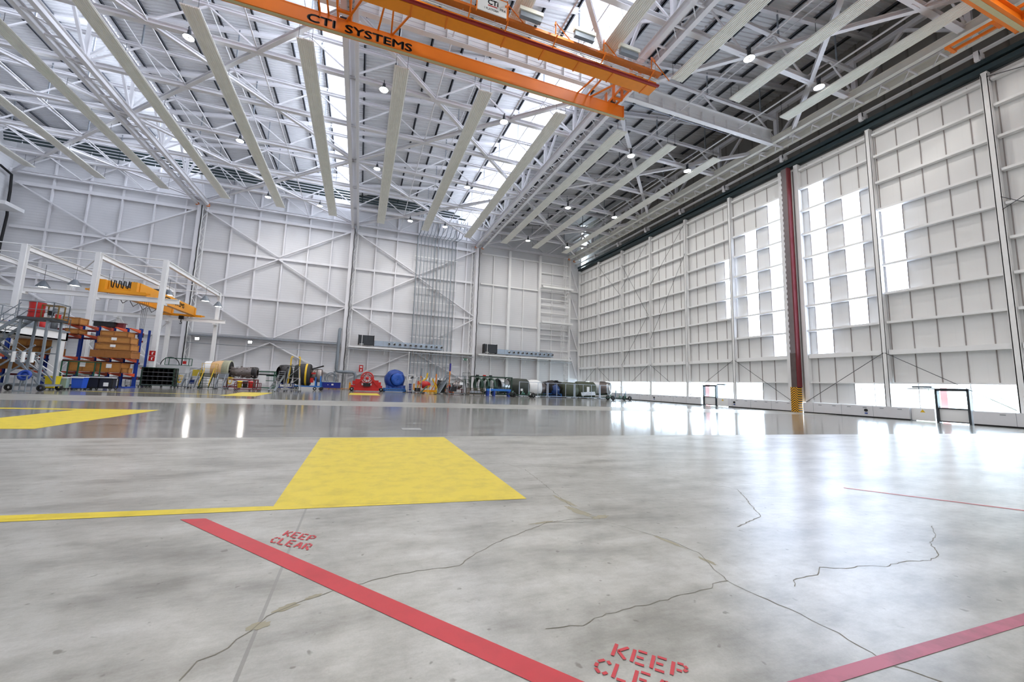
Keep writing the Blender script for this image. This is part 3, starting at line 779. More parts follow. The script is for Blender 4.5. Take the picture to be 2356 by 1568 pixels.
# thin white pipes across the door-side bay and the cables slung from them
for k in range(5):
    tag(MB().tube((21.8, 30.6+.34*k, 32.2), (41.5, 30.6+.34*k, 32.2), .05, 6).build('ceiling_conduit', GALV),
        'thin silver conduit crossing the door-side bay, %s of five counted from the doors backwards' % ORD[k], 'conduit', 'conduits across the door-side bay')

# green pipe bundle along the back wall and the drops
for k in range(4):
    z = 33.5 + .42*k
    tag(MB().tube((-50, 71-.12*k, z), (17.5 - 1.2*k, 71-.12*k, z), .16, 10).build('ceiling_pipe', GREENP), 'dark green pipe under the back roof edge, %s from the top' % ORD[3-k], 'pipe', 'green pipes along the back wall')
mb = MB(); x = -48
while x < 17:
    mb.tube((x, 70.9, 33.2), (x, 70.9, 35.4), .05, 6); x += 3.9
tag(mb.build('pipe_hanger', STEEL), 'white hanger rods carrying the dark green pipe bundle', 'hanger')
for k in range(12):
    x = 8.75 + .675*k; xo = x + .15 + .12*max(0, k-5)
    pts = [(x, YB-.75, 2.2), (x, YB-.75, 29.2), (xo+.2, YB-1.3, 30.1), (xo+.5, 71.2, 32.2), (xo+.5, 71.2, 33.0)]
    o = tag(MB().path(pts, .07 if k % 5 else .1, 7).build('wall_pipe', mat('pipe_grey', (150, 158, 164), .4, .5)), 'grey vertical pipe on the back wall, %s from the left' % ORD[k], 'pipe', 'vertical pipes on the back wall')
    MB().cbox(x, YB-.75, 2.25, .3, .2, .5).build('outlet_box', WHITE, o)
for z in (25.5, 19.5, 16.8, 12.5, 10.0, 5.2):
    struct('pipe_rail', MB().box(8.4, 16.8, YB-.62, YB-.5, z-.08, z+.08), WHITE)
# air units on the back wall shelf
def duct_unit(x, label, n=11):
    t = thing('air_duct_unit', label, 'air unit', (x, YB-.9, 7.75))
    b = MB().box(0, 2.6, -.6, .55, .1, 1.75).build('fan_box', mat('fan_box_black', (48, 52, 58), .5, var=.08), t)
    MB().box(-.06, .04, -.66, .6, 0, 1.8).box(2.56, 2.66, -.66, .6, 0, 1.8).build('box_frame', BLACK, b)
    g = MB().box(.55, .63, -.68, -.6, -.9, 1.9).box(.2, .9, -.7, -.62, .1, .18); g.build('support_post', WHITE, t)
    d = MB().box(2.66, 15.1, -.42, .42, .0, .92).build('duct', mat('duct_blue_grey', (170, 184, 200), .4, .2, var=.05), t)
    j = MB()
    for k in range(8): j.box(2.7+k*1.55, 2.76+k*1.55, -.45, .45, -.03, .95)
    j.build('duct_flange', GALV, d)
    for k in range(n):
        xx = 5.3 + k*.96
        q = MB().lathe([(.10, .0), (.2, .04), (.25, .12), (.22, .22), (.15, .26)], 14, T(xx, -.42, .48) @ RX(PI/2)).build('nozzle', ALU, t)
        MB().lathe([(.148, .255), (.001, .2)], 12, T(xx, -.42, .48) @ RX(PI/2)).build('nozzle_mouth', BLACK, q)
duct_unit(-.6, 'dark fan box with long grey-blue duct and nozzles above the red test stand')
duct_unit(22.75, 'dark fan box with grey-blue nozzle duct above the green nacelle-ring cage')
for x0, x1 in ((-2.2, 20.6), (21.6, 42.2)):
    p = struct('wall_shelf', MB().box(x0, x1, YB-1.6, YB-.1, 7.3, 7.4).box(x0, x1, YB-1.7, YB-1.58, 7.22, 7.48), WHITE)
    g = MB()
    for k in range(5):
        x = x0 + 1 + (x1-x0-2)*k/4; g.bar((x, YB-1.5, 7.25), (x, YB-.1, 6.3), .1, .1)
    g.build('shelf_bracket', WHITE, p)
    MB().tube((x0, YB-1.75, 6.95), (x1, YB-1.75, 6.75), .06, 6).build('service_pipe', GALV, p)
struct('wall_shelf', MB().box(-26, -3.5, YB-.9, YB-.1, 7.6, 7.85).tube((-26, YB-1, 8.0), (-3.5, YB-1, 7.9), .05, 6).tube((-26, YB-1, 6.4), (-3.5, YB-1, 6.2), .05, 6), GALV)
t = thing('exhaust_pipe', 'thick grey pipe rising beside the second back-wall column, elbowed behind the red stand', 'pipe', (-3.8, 72, 0))
MB().path([(.05, 1.0, 10.3), (.02, .55, 10.3), (0, .1, 10.15), (0, 0, 9.8), (-.05, 0, 3.4), (.0, 0, 2.98), (.4, 0, 2.85), (2.6, 0, 2.85), (3.0, 0, 2.7), (3.15, 0, 2.3), (3.15, 0, .2)], .27, 12).build('pipe_run', GREYP, t)
MB().box(-.4, -.1, -.25, .25, 0, 2.9).build('pipe_support', GREYP, t)
# caged ladder and landings in the far right corner
t = thing('caged_ladder', 'white caged ladder climbing the back wall beside the far door corner', 'ladder', (40.6, YB-.9, 0))
for n_, (xa, z0, z1) in enumerate(((.3, 1, 7.5), (-.5, 7.5, 15), (.3, 15, 22.4), (-.1, 22.4, 28.5))):
    g = MB()
    for dx in (-.25, .25): g.box(xa+dx-.03, xa+dx+.03, -.03, .03, z0, z1+1)
    z = z0+.3
    while z < z1: g.box(xa-.25, xa+.25, -.015, .015, z, z+.03); z += .35
    lf = g.build('ladder_flight', WHITE, t)
    g = MB(); z = z0 + 2.4
    while z < z1 + 1:
        for a, b in (((-.35,0),(-.35,-.5)),((-.35,-.5),(0,-.7)),((0,-.7),(.35,-.5)),((.35,-.5),(.35,0))): g.bar((xa+a[0], a[1], z), (xa+b[0], b[1], z), .03, .06)
        z += .9
    for dx, dy in ((-.35, -.5), (0, -.7), (.35, -.5)): g.box(xa+dx-.02, xa+dx+.02, dy-.02, dy+.02, z0+2.4, z1+.9)
    g.build('safety_cage', WHITE, lf)
MB().box(-.6, .6, .05, .75, 7.0, 7.06).box(-.6, .6, .05, .75, 21, 21.06).build('wall_mount', WHITE, t)
for z in (22.5, 15.0):
  struct('wall_shelf', MB().box(35, 42.2, YB-1.7, YB-.2, z-.14, z).box(35, 42.2, YB-1.75, YB-1.65, z-.2, z+.2).box(35.0, 42.2, YB-1.72, YB-1.68, z+1, z+1.05), WHITE)
# exit sign
es = tag(MB().box(18.5, 19.5, YB-1.55, YB-1.48, 6.02, 6.42).build('exit_sign', mat('exit_green', (10, 92, 62), .5)), 'green and white exit sign on the back wall above the stored trolleys', 'sign')
g = MB().box(18.55, 18.72, YB-1.56, YB-1.55, 6.07, 6.37).cbox(19.0, YB-1.555, 6.32, .06, .01, .06).bar((19.0, YB-1.555, 6.28), (18.96, YB-1.555, 6.17), .05, .01, (0, 1, 0)).bar((18.96, YB-1.555, 6.17), (18.88, YB-1.555, 6.07), .03, .01, (0, 1, 0)).bar((18.97, YB-1.555, 6.17), (19.06, YB-1.555, 6.08), .03, .01, (0, 1, 0)).bar((18.9, YB-1.555, 6.22), (19.08, YB-1.555, 6.25), .025, .01, (0, 1, 0)).box(19.25, 19.44, YB-1.56, YB-1.55, 6.07, 6.37)
g.build('pictogram', PAPER, es)
# far left corner: dark hose and a bracketed platform
tag(MB().path([(-49.9, 71, 29.6), (-49.9, 73, 29.2), (-49.8, 73.1, 26.7), (-49.7, 73.0, 24.6), (-49.7, 73.2, 23.2), (-49.9, 73.3, 19), (-49.9, 73.3, 12)], .16, 8).build('black_hose', BLACK), 'thick black hose running down the far left corner of the hall', 'hose')
struct('wall_shelf', MB().box(-50.6, -47.6, 69.5, 72.7, 23.6, 24.1), WHITE)
# ------------------------------------------------------------------ things standing on the floor
def wheels(t, pts, r=.1, w=.06, axis='Y', name='caster', m=None):
    for x, y in pts:
        R = RX(PI/2) if axis == 'Y' else RY(PI/2)
        MB().lathe([(r*.45, -w/2), (r*.9, -w/2), (r, -w*.3), (r, w*.3), (r*.9, w/2), (r*.45, w/2)], 12, T(x, y, r) @ R).build(name, m or BLACK, t)
def frame(x0, x1, y0, y1, z0, z1, r=.03, mb=None, low=True):
    mb = mb or MB()
    for x in (x0, x1):
        for y in (y0, y1): mb.cbox(x, y, (z0+z1)/2, 2*r, 2*r, z1-z0)
    for z in ((z0+r, z1-r) if low else (z1-r,)):
        for y in (y0, y1): mb.box(x0, x1, y-r, y+r, z-r, z+r)
        for x in (x0, x1): mb.box(x-r, x+r, y0, y1, z-r, z+r)
    return mb
def stairs(t, p0, p1, width, n, m, mrail=None, rail=1.0, treadname='tread', vdir=None):
    """straight flight from p0 (foot) to p1 (head); rails on both sides"""
    p0, p1 = V(p0), V(p1); d = V((p1.x-p0.x, p1.y-p0.y, 0)).normalized(); s = V((-d.y, d.x, 0))*width/2
    mb = MB()
    for q in (s, -s): mb.bar(p0+q, p1+q, .05, .2)
    mb.build('stringer', m, t)
    mb = MB()
    for i in range(1, n+1):
        c = p0.lerp(p1, i/n) - V((0, 0, .04)); mb.bar(c-s, c+s, .24, .04)
    mb.build(treadname+'s' if False else 'treads', m, t)
    if rail:
        for q in (s, -s):
            mb = MB(); up = V((0, 0, rail))
            for f in (.02, .35, .68, .98): c = p0.lerp(p1, f)+q; mb.tube(c, c+up, .022, 6)
            mb.tube(p0+q+up, p1+q+up, .025, 6); mb.tube(p0+q+up*.5, p1+q+up*.5, .018, 6)
            mb.build('handrail', mrail or m, t)
def guard(mb, pts, h=1.05, r=.022, mid=True):
    for a, b in zip(pts, pts[1:]):
        a, b = V(a), V(b); n = max(1, round((b-a).length/1.2)); up = V((0, 0, h))
        for i in range(n+1): c = a.lerp(b, i/n); mb.tube(c, c+up, r, 6)
        mb.tube(a+up, b+up, r, 6); mb.tube(a+up*.5, b+up*.5, r*.8, 6)
    return mb

SIDE = Matrix(((0,0,1,0),(1,0,0,0),(0,1,0,0),(0,0,0,1)))     # text plane facing +X, reading along +Y
# ---- workshop gantry: white portal frames, rails, yellow crane
FX = [-37.9, -32.15, -26.4, -20.65]
fl_ = ['farthest left portal frame, cut by the picture edge', 'portal frame behind the mobile stairs', 'portal frame behind the crate racking', 'portal frame nearest the engines']
for i, x in enumerate(FX):
    t = thing('portal_frame', 'white steel ' + fl_[i], 'frame', (x, 0, 0), 0, 'workshop portal frames')
    MB().ibar((0, 50, 0), (0, 50, 13.65), .42, .45, .05, (0, 1, 0)).build('column', WHITE, t)
    MB().ibar((0, 67, 0), (0, 67, 13.65), .42, .45, .05, (0, 1, 0)).build('column', WHITE, t)
    MB().ibar((0, 50.2, 13.35), (0, 66.8, 13.35), .36, .55, .05).build('rafter', WHITE, t)
    MB().box(-.2, .2, 50.22, 50.95, 8.78, 9.0).build('rail_bracket', WHITE, t); MB().box(-.2, .2, 66.05, 66.78, 8.78, 9.0).build('rail_bracket', WHITE, t)
for k, y in enumerate((50.0, 54.2, 58.4, 62.6, 67.0)):
    tag(MB().tube((-45, y, 13.6 if k in (0, 4) else 13.68), (-20.6, y, 13.6 if k in (0, 4) else 13.68), .06, 6).build('tie_bar', WHITE), 'thin white bar tying the portal frames together, %s from the front' % ORD[k], 'bar', 'gantry tie bars')
for y, n in ((50.75, 'front'), (66.25, 'back')):
    tag(MB().ibar((-45, y, 9.28), (-19.3, y, 9.28), .3, .52, .04).build('crane_rail', WHITE), 'white steel rail of the workshop crane on the %s columns' % n, 'rail')
for i, (xa, xb) in enumerate(((-37.9, -32.15), (-32.15, -26.4))):
    struct('gantry_brace', MB().bar((xa, 58.5, 13.4), (xb, 50.2, 13.4), .1, .1).bar((xa, 67, 1), (xb, 67, 9), .1, .1).bar((xb, 67, 1), (xa, 67, 9), .1, .1), WHITE)
wc = thing('workshop_crane', 'yellow twin-girder crane riding the white workshop gantry above the racking', 'crane', (-24.7, 0, 9.56))
for dx in (-1.35, 1.35):
    gd = MB().box(dx-.22, dx+.22, 51.2, 65.8, .35, 1.5).box(dx-.3, dx+.3, 51.0, 66.0, .28, .36).build('girder', YELLOW, wc)
    if dx > 0:
        text_fit('lettering', 'CTI SYSTEMS', TEXTB, gd, 5.6, .62, T(dx+.225, 56.8, .66) @ SIDE, .034)
for y, n in ((50.75, 0), (66.25, 1)):
    e = MB().box(-2.4, 2.4, y-.18, y+.18, .1, .42).box(-2.75, -2.4, y-.1, y+.1, .2, .36).box(2.4, 2.75, y-.1, y+.1, .2, .36)
    for dx in (-1.35, 1.35): e.box(dx-.32, dx+.2, y-.16, y+.3, .42, 1.45)
    e.build('end_truck', YELLOW, wc)
tr = MB().box(-1.6, 1.6, 55.2, 57.2, 1.52, 1.75).box(-1.4, -.3, 55.4, 56.9, 1.75, 2.2).build('hoist_trolley', DGREY, wc)
MB().box(.1, 1.4, 55.3, 55.5, 1.75, 2.15).build('trolley_board', PAPER, tr)
MB().tube((.2, 56.4, 2.0), (1.5, 56.4, 2.0), .25, 12).build('hoist_motor', GREYP, tr)
g = MB()
for dx in (-.35, -.12, .12, .35): g.tube((dx, 56.2, 1.6), (dx*.5, 56.2, -3.6), .016, 5)
g.build('hoist_rope', DGREY, wc)
MB().cbox(0, 56.2, -3.8, .5, .2, .45).path([(0, 56.2, -4.0), (0, 56.2, -4.2), (.14, 56.2, -4.35), (0, 56.2, -4.5), (-.14, 56.2, -4.38)], .04, 6).build('hook_block', BLACK, wc)
MB().cbox(.2, 65.6, -.15, .5, .4, .5).path([(.2, 65.6, -.4), (.2, 65.6, -.8), (.34, 65.6, -.95), (.2, 65.6, -1.08), (.08, 65.6, -.98)], .05, 6).build('spare_hook', BLACK, wc)
g = MB()
for k in range(5): g.path([(-.9+.42*k, 51.0, 1.5), (-.82+.42*k, 51.0, .8), (-.7+.42*k, 51.0, .7), (-.6+.42*k, 51.0, 1.55)], .05, 6)
for k in range(6): g.path([(-1.68, 52+2.2*k, .4), (-1.72, 53.1+2.2*k, -.25), (-1.68, 54.2+2.2*k, .4)], .035, 5)
g.build('festoon_cable', BLACK, wc)
for k, (x, y, z) in enumerate(((-31.6, 56.5, 11.0), (-29.6, 58.5, 10.9), (-27.5, 57, 11.2), (-23.5, 58.5, 11.2), (-20.2, 60.5, 11.2), (-19.9, 64.5, 11.2), (-34.6, 57, 10.6))):
    t = thing('pendant_lamp', 'grey trapezoid work lamp hung over the workshop, %s from the left' % ORD[(k+1) % 7], 'lamp', (x, y, z), 0, 'workshop pendant lamps')
    MB().lathe([(.12, .75), (.2, .7), (.62, .05), (.64, 0)], 4, RZ(PI/4)).build('lamp_shade', GREYP, t)
    MB().add([(-.39, -.39, .06), (.39, -.39, .06), (.39, .39, .06), (-.39, .39, .06)], [(3, 2, 1, 0)]).build('lens', mat('work_lamp_lens', (255, 255, 255), .3, emit=14, emit_rgb=(255, 248, 238)), t)
    MB().tube((0, 0, .75), (0, 0, 13.2-z), .02, 5).build('hanger_rod', DGREY, t)
for k, (x, z) in enumerate(((-24.6, 7.05), (-17.3, 7.0))):
    t = thing('flood_lamp', 'small bright flood lamp on the back wall rail, %s' % ('right of the last portal frame', 'left of the last portal frame')[1-k], 'lamp', (x, 72.4, z), 0, 'back wall flood lamps')
    MB().box(-.3, .3, -.05, .2, -.2, .2).build('lamp_body', DGREY, t)
    MB().quad((-.26, -.06, -.17), (.26, -.06, -.17), (.26, -.06, .17), (-.26, -.06, .17)).build('lens', mat('flood_lens', (255, 255, 255), .3, emit=60, emit_rgb=(255, 250, 244)), t)
    MB().box(-.05, .05, .2, .6, -.05, .05).build('mount_arm', DGREY, t)

# ---- mezzanine platform
t = thing('mezzanine_platform', 'white workshop mezzanine with grey railings behind the mobile stairs', 'platform', (-24.85, 44.7, 0))
MB().box(-9, 0, -20, 0, 4.02, 4.12).box(-.25, 0, -20, 0, 4.02, 4.72).box(-9, 0, -.25, 0, 4.02, 4.72).box(-9, -8.8, -20, 0, 4.02, 4.72).build('edge_beam', WHITE, t)
MB().box(-9, .08, -20, .05, 4.72, 4.87).build('deck', GREYP, t)
for x, y in ((-.35, -.4), (-8.6, -.4), (-.35, -11), (-8.6, -11)): MB().box(x-.3, x+.3, y-.25, y+.25, 0, 4.02).build('column', WHITE, t)
guard(MB(), [(0, -20, 4.87), (0, 0, 4.87), (-9, 0, 4.87)], 1.12, .028).build('railing', GREYP, t)
stairs(t, (1.5, -3.0, .1), (-3.6, -3.0, 4.0), 1.0, 15, GREYP, WHITE)
t = thing('trolley_jack', 'white and red jack standing on the mezzanine deck behind the railing', 'jack', (-26.3, 38.7, 4.87))
MB().box(-.9, .7, -.3, .3, .15, .3).bar((-.8, 0, .3), (.2, 0, 1.1), .12, .14).bar((.2, 0, 1.1), (.7, 0, .3), .1, .1).build('jack_frame', CREAM, t)
MB().box(-.9, .2, -.25, .25, 1.1, 1.2).build('red_pad', RED, t)
wheels(t, [(-.7, -.3), (.6, -.3), (-.7, .3), (.6, .3)], .15)
for k, (x, y, h) in enumerate(((-25.5, 41.3, .75), (-25.35, 42.5, .55), (-25.45, 43.7, .7))):
    tag(MB().lathe([(.001, 0), (.3, 0), (.32, .1), (.3, h-.08), (.2, h), (.001, h)], 12, T(x, y, 4.87)).build('canister', (GREYP, RED, DGREY)[k]), '%s canister on the mezzanine deck, %s to the deck corner' % (('grey', 'red', 'dark')[k], ('third nearest', 'second nearest', 'nearest')[k]), 'canister')

# ---- mobile access stairs with drum
t = thing('mobile_stairs', 'tall grey wheeled access stairs with a high landing at the left edge', 'stairs', (-21.5, 35.6, 0))
g = MB().box(-.7, 1.15, -.8, .8, 4.85, 5.0)
g.build('landing', DGREY, t)
for x, y in ((-.55, -.65), (.9, -.65), (-.55, .65), (.9, .65)): MB().bar((x*.95, y, 4.85), (x*1.05+(-.1 if x < 0 else 0), y*1.1, .35), .12, .12).build('leg', GREYP, t)
g = MB()
for y in (-.78, .78): g.bar((-2.6, y, .38), (1.3, y, .38), .12, .14); g.bar((-2.4, y, .45), (.5, y, 3.1), .09, .09); g.bar((-1.9, y, 2.6), (.9, y, 2.6), .07, .07); g.bar((-.6, y, 2.6), (.95, y, .5), .07, .07)
g.bar((-2.6, -.8, .38), (-2.6, .8, .38), .12, .12); g.bar((1.3, -.8, .38), (1.3, .8, .38), .12, .12); g.build('chassis', GREYP, t)
stairs(t, (-4.9, 0, .5), (-.7, 0, 4.95), 1.2, 16, GREYP, GREYP)
guard(MB(), [(-.7, -.78, 5), (1.12, -.78, 5), (1.12, .78, 5), (-.7, .78, 5)], 1.1, .03).build('guard_rail', GREYP, t)
for x, y in ((-.45, -.85), (.1, -.95), (.5, -.85)): MB().tube((x, y, 1.9), (x, y, 2.6), .1, 10).build('white_jack', WHITE, t)
wheels(t, [(-2.5, -.85), (1.2, -.85), (-2.5, .85), (1.2, .85), (-.4, -.9)], .22, .12)
rd = thing('red_drum', 'red cylindrical drum on the landing of the mobile stairs', 'drum', (-21.65, 35.5, 5.0))
MB().lathe([(.001, 0), (.4, 0), (.41, .05), (.38, .35), (.4, .4), (.38, .75), (.41, 1.05), (.4, 1.1), (.001, 1.1)], 20).build('drum_body', RED, rd)
MB().torus(T(0, 0, 1.08), .41, .02).torus(T(0, 0, .4), .405, .015).build('drum_hoop', OXIDE, rd)
t = thing('tool_rack', 'brown framed rack of small black and white gear on the stair landing', 'rack', (-20.7, 35.4, 5.0))
frame(-.45, .45, -.3, .3, 0, .95, .03).build('rack_frame', mat('brass_brown', (120, 96, 50), .5), t)
for k in range(4): MB().cbox(-.3+.2*k, 0, .2+.2*(k % 3), .16, .3, .3).build('gear_box', (PAPER, BLACK, GREYP, RED)[k], t)
for k, (nm, lab, x, y, z, m, r) in enumerate((('hose_reel', 'black hose reel in a yellow frame beside the mobile stairs', -22.3, 33.8, .95, BLACK, .36), ('reel_cover', 'bright blue round cover on the right side of the mobile stairs', -20.9, 34.2, 1.05, BLUE, .36))):
    t = thing(nm, lab, 'reel', (x, y, 0))
    MB().torus(T(0, 0, z) @ RX(PI/2-.3*k), r*.75, r*.28, 18, 8).lathe([(.001, .05), (r*.6, 0), (r*.6, -.1)], 14, T(0, 0, z) @ RX(PI/2-.3*k)).build('reel_drum', m, t)
    frame(-.3, .3, -.25, .25, 0, z, .025).build('reel_stand', YPAINT if k == 0 else GREYP, t)
# ---- waste bins and carts in front of the racks
def bin_(x, y, m, lab, w=.56, h=.95, lid=None):
    t = thing('waste_bin', lab, 'bin', (x, y, 0))
    MB().prism([(-w*.42, -w*.45), (w*.42, -w*.45), (w*.42, w*.45), (-w*.42, w*.45)], .01, T(0, 0, .12)).add([(-w*.42, -w*.42, .12), (w*.42, -w*.42, .12), (w*.42, w*.42, .12), (-w*.42, w*.42, .12), (-w/2, -w/2, h), (w/2, -w/2, h), (w/2, w/2, h), (-w/2, w/2, h)], [(0, 1, 5, 4), (1, 2, 6, 5), (2, 3, 7, 6), (3, 0, 4, 7)]).build('bin_body', m, t)
    MB().box(-w/2-.03, w/2+.03, -w/2-.03, w/2+.03, h, h+.06).box(-w/2-.03, w/2+.03, -w/2-.06, -w/2, h-.05, h+.04).build('lid', lid or m, t)
    MB().box(-w/2, w/2, -w/2, w/2, .1, .14).build('dolly', BLACK, t)
    wheels(t, [(-w*.4, -w*.4), (w*.4, -w*.4), (-w*.4, w*.4), (w*.4, w*.4)], .06, .04)
YB_ = mat('bin_yellow', (214, 190, 30), .45); BB_ = mat('bin_blue', (36, 82, 190), .45); LIDW = mat('bag_white', (214, 216, 222), .5)
bin_(-21.35, 37.6, YB_, 'yellow wheeled bin in front of the crate racking', .6)
bin_(-21.02, 38.25, mat('bin_pale', (150, 170, 160), .5), 'pale green lidded bin between the yellow bin and the blue bin', .42, .9, LIDW)
bin_(-20.4, 38.75, BB_, 'blue wheeled bin with a pale bag under its lid in front of the racking', .7, .95, LIDW)
t = thing('waste_cart', 'low black cart holding two dark bins under white bags', 'cart', (-19.65, 40.0, 0))
frame(-.95, .85, -.4, .4, .12, .95, .03).build('cart_frame', BLACK, t)
for k in range(2):
    b = MB().box(-.85+k*.86, -.1+k*.86, -.35, .35, .2, .92).build('cart_bin', mat('bin_dark', (34, 36, 48), .5), t)
    MB().box(-.87+k*.86, -.08+k*.86, -.37, .37, .92, 1.02).build('white_bag', LIDW, b)
MB().box(.3, .62, -.43, -.42, .3, .6).build('paper_notice', PAPER, t)
wheels(t, [(-.85, -.38), (-.1, -.38), (.75, -.38), (-.85, .38), (.75, .38)], .09, .05)
t = thing('frame_rack', 'tall open dark green frame on wheels in front of the lower crates', 'rack', (-23.6, 44.7, 0))
frame(-1.15, 1.15, -.4, .4, .15, 2.27, .035).box(-1.15, 1.15, -.43, -.37, 1.1, 1.16).box(-.05, .05, -.43, -.37, .15, 2.2).build('rack_frame', GREEN, t)
wheels(t, [(-1.1, -.4), (1.1, -.4), (-1.1, .4), (1.1, .4)], .1)
t = thing('platform_trolley', 'grey railed trolley loaded with black mats left of the pigeonhole rack', 'trolley', (-21.6, 49.4, 0))
frame(-.6, .6, -.5, .5, .15, .75, .025).box(-.6, .6, -.53, -.5, .45, .5).box(-.6, .6, -.53, -.5, .3, .34).build('trolley_frame', GALV, t)
MB().lathe([(.001, .3), (.3, .28), (.55, .12), (.62, 0)], 16, T(0, 0, .75)).build('black_mats', BLACK, t)
wheels(t, [(-.5, -.45), (.5, -.45), (-.5, .45), (.5, .45)], .08)
t = thing('pigeonhole_rack', 'wide black pigeonhole rack on wheels in a green frame', 'rack', (-19.55, 49.2, 0))
MB().box(-1.3, 1.3, .35, .4, .3, 2.0).build('back_board', BLACK, t)
g = MB()
for k in range(7): g.box(-1.3+k*.43-.02, -1.3+k*.43+.02, -.4, .4, .3, 2.0)
g.build('dividers', mat('tray_black', (30, 32, 30), .6), t)
for k in range(5): MB().box(-1.3, 1.3, -.42, .4, .3+k*.425-.02, .3+k*.425+.02).build('shelf', GALV if k < 4 else DKGREEN, t)
frame(-1.36, 1.36, -.45, .45, .2, 2.05, .04).build('rack_frame', DKGREEN, t)
wheels(t, [(-1.25, -.4), (-.5, -.4), (.4, -.4), (1.25, -.4), (-1.25, .4), (1.25, .4)], .1)

# ---- crate racking
for i, (x, y) in enumerate(((-30.2, 46.9), (-27.4, 46.9), (-25.15, 47), (-23.95, 47), (-22.8, 47), (-21.75, 47.0), (-20.68, 47))):
    t = thing('cantilever_rack', 'blue rack upright with orange cantilever arms, %s from the left' % ORD[i], 'rack', (x, y, 0), 0, 'cantilever rack uprights')
    MB().ibar((0, 0, 0), (0, 0, 5.75), .2, .3, .04, (0, 1, 0)).box(-.12, .12, -1.7, .2, 0, .12).build('upright', BLUE, t)
    for z in ((5.6, 4.75, 2.72, 1.35) if i in (2, 3) else (5.6, 2.72, 1.35)):
        MB().add([(-.06, -.1, z), (.06, -.1, z), (.06, -1.9, z), (-.06, -1.9, z), (-.06, -.1, z-.32), (.06, -.1, z-.32), (.06, -1.9, z-.08), (-.06, -1.9, z-.08)], [(0, 1, 2, 3), (4, 7, 6, 5), (0, 4, 5, 1), (1, 5, 6, 2), (2, 6, 7, 3), (3, 7, 4, 0)]).build('arm', RACKOR, t)
for k, z in enumerate((5.25, 4.5, 2.35, .9)):
    tag(MB().box(-30.4, -20.5, 47.12, 47.22, z-.09, z+.09).build('rack_beam', OXIDE), 'dark red beam joining the rack uprights, %s from the top' % ORD[k], 'beam', 'rack beams')
for k, x in enumerate((-22.75, -22.25)):
    t = thing('cantilever_rack', 'bare blue upright behind the end of the racking, %s of two' % ('left', 'right')[k], 'rack', (x, 53.5, 0), 0, 'bare rack uprights')
    MB().ibar((0, 0, 0), (0, 0, 6.2), .16, .2, .03, (0, 1, 0)).build('upright', BLUE, t)
    MB().box(-.4, .2, -.05, .05, 1.9, 2.0).build('arm', RACKOR, t)
def crate(x0, x1, z0, z1, y0, y1, lab, paper=False, m=None):
    t = thing('crate', lab, 'crate', ((x0+x1)/2, (y0+y1)/2, z0)); w, d, h = (x1-x0)/2, (y1-y0)/2, z1-z0
    MB().box(-w+.03, w-.03, -d+.03, d-.03, .04, h-.03).build('crate_panels', m or BROWNW, t)
    g = MB()
    for z in (.0, h-.1): g.box(-w, w, -d, -d+.04, z, z+.1).box(-w, w, d-.04, d, z, z+.1).box(-w, -w+.04, -d, d, z, z+.1).box(w-.04, w, -d, d, z, z+.1)
    n = max(1, round(2*w/1.1))
    for k in range(n+1):
        xx = -w+.06+(2*w-.12)*k/n; g.box(xx-.05, xx+.05, -d, -d+.035, .1, h-.1)
    for k in (-1, 1): g.box(w-.035, w, k*(d-.06)-.05, k*(d-.06)+.05, .1, h-.1)
    g.build('battens', BROWND, t)
    if paper: MB().box(-.2, .2, -d-.012, -d-.0, h*.45, h*.85).build('paper_label', PAPER, t)
    return t
crate(-23.45, -20.4, 2.75, 3.42, 45.2, 46.8, 'long plywood crate at the bottom of the tall stack of four', False, BROWND)
crate(-23.2, -20.52, 3.46, 4.06, 45.25, 46.75, 'plywood crate second from the bottom of the tall stack', True)
crate(-23.12, -20.62, 4.10, 4.72, 45.3, 46.7, 'plywood crate third from the bottom of the tall stack', True)
crate(-23.0, -20.9, 4.74, 5.24, 45.35, 46.6, 'shortest plywood crate on top of the tall stack')
crate(-22.8, -21.0, 1.38, 2.3, 45.2, 46.7, 'tall tan crate with a paper label on the lowest arms under the tall stack', True, mat('crate_tan', (178, 118, 52), .7, var=.1))
crate(-24.85, -22.85, 1.38, 2.35, 45.3, 46.8, 'plywood crate with labels on the lowest arms, behind the green frame', True)
crate(-20.95, -20.42, 1.38, 1.85, 45.2, 45.9, 'small square crate at the right end of the lowest arms')
crate(-25.75, -24.5, 5.62, 6.25, 45.2, 46.5, 'plywood crate on the topmost arms, above the rack corner')
crate(-25.5, -24.5, 4.77, 5.24, 45.3, 46.5, 'plywood crate under the topmost arms beside the mezzanine corner')
crate(-28.9, -25.9, 2.75, 3.38, 45.2, 46.6, 'long plywood crate, lower of two behind the mobile stairs')
crate(-28.8, -26.0, 3.42, 4.05, 45.25, 46.6, 'long plywood crate, upper of two behind the mobile stairs')
crate(-30.2, -27.9, 1.38, 2.2, 45.2, 46.6, 'plywood crate on the lowest arms behind the legs of the mobile stairs', False, BROWND)
for k, (x0, x1, z, m) in enumerate(((-23.7, -22.2, 5.62, DKMET), (-22.9, -21.7, 5.62, OXIDE))):
    tag(MB().box(x0, x1, 45.6+k*.5, 46.0+k*.5, z, z+.42).box(x0-.1, x1+.1, 45.55+k*.5, 46.05+k*.5, z+.42, z+.47).build('metal_case', m), ('black', 'dark red')[k] + ' metal case on the topmost rack arms', 'case')
t = thing('fire_point_sign', 'red and white fire equipment sign on the portal column nearest the engines', 'sign', (-20.65, 49.72, 3.25))
for z in (.28, -.28):
    p = MB().box(-.26, .26, -.02, .0, z-.25, z+.25).build('sign_panel', RED, t)
    MB().box(-.05, .06, -.028, -.02, z-.15, z+.1).box(.0, .14, -.028, -.02, z+.08, z+.13).build('pictogram', PAPER, p)
t = thing('grey_cabinet', 'pale grey cabinet with green railing and black arch on top, behind the pigeonhole rack', 'cabinet', (-21.6, 58, 0))
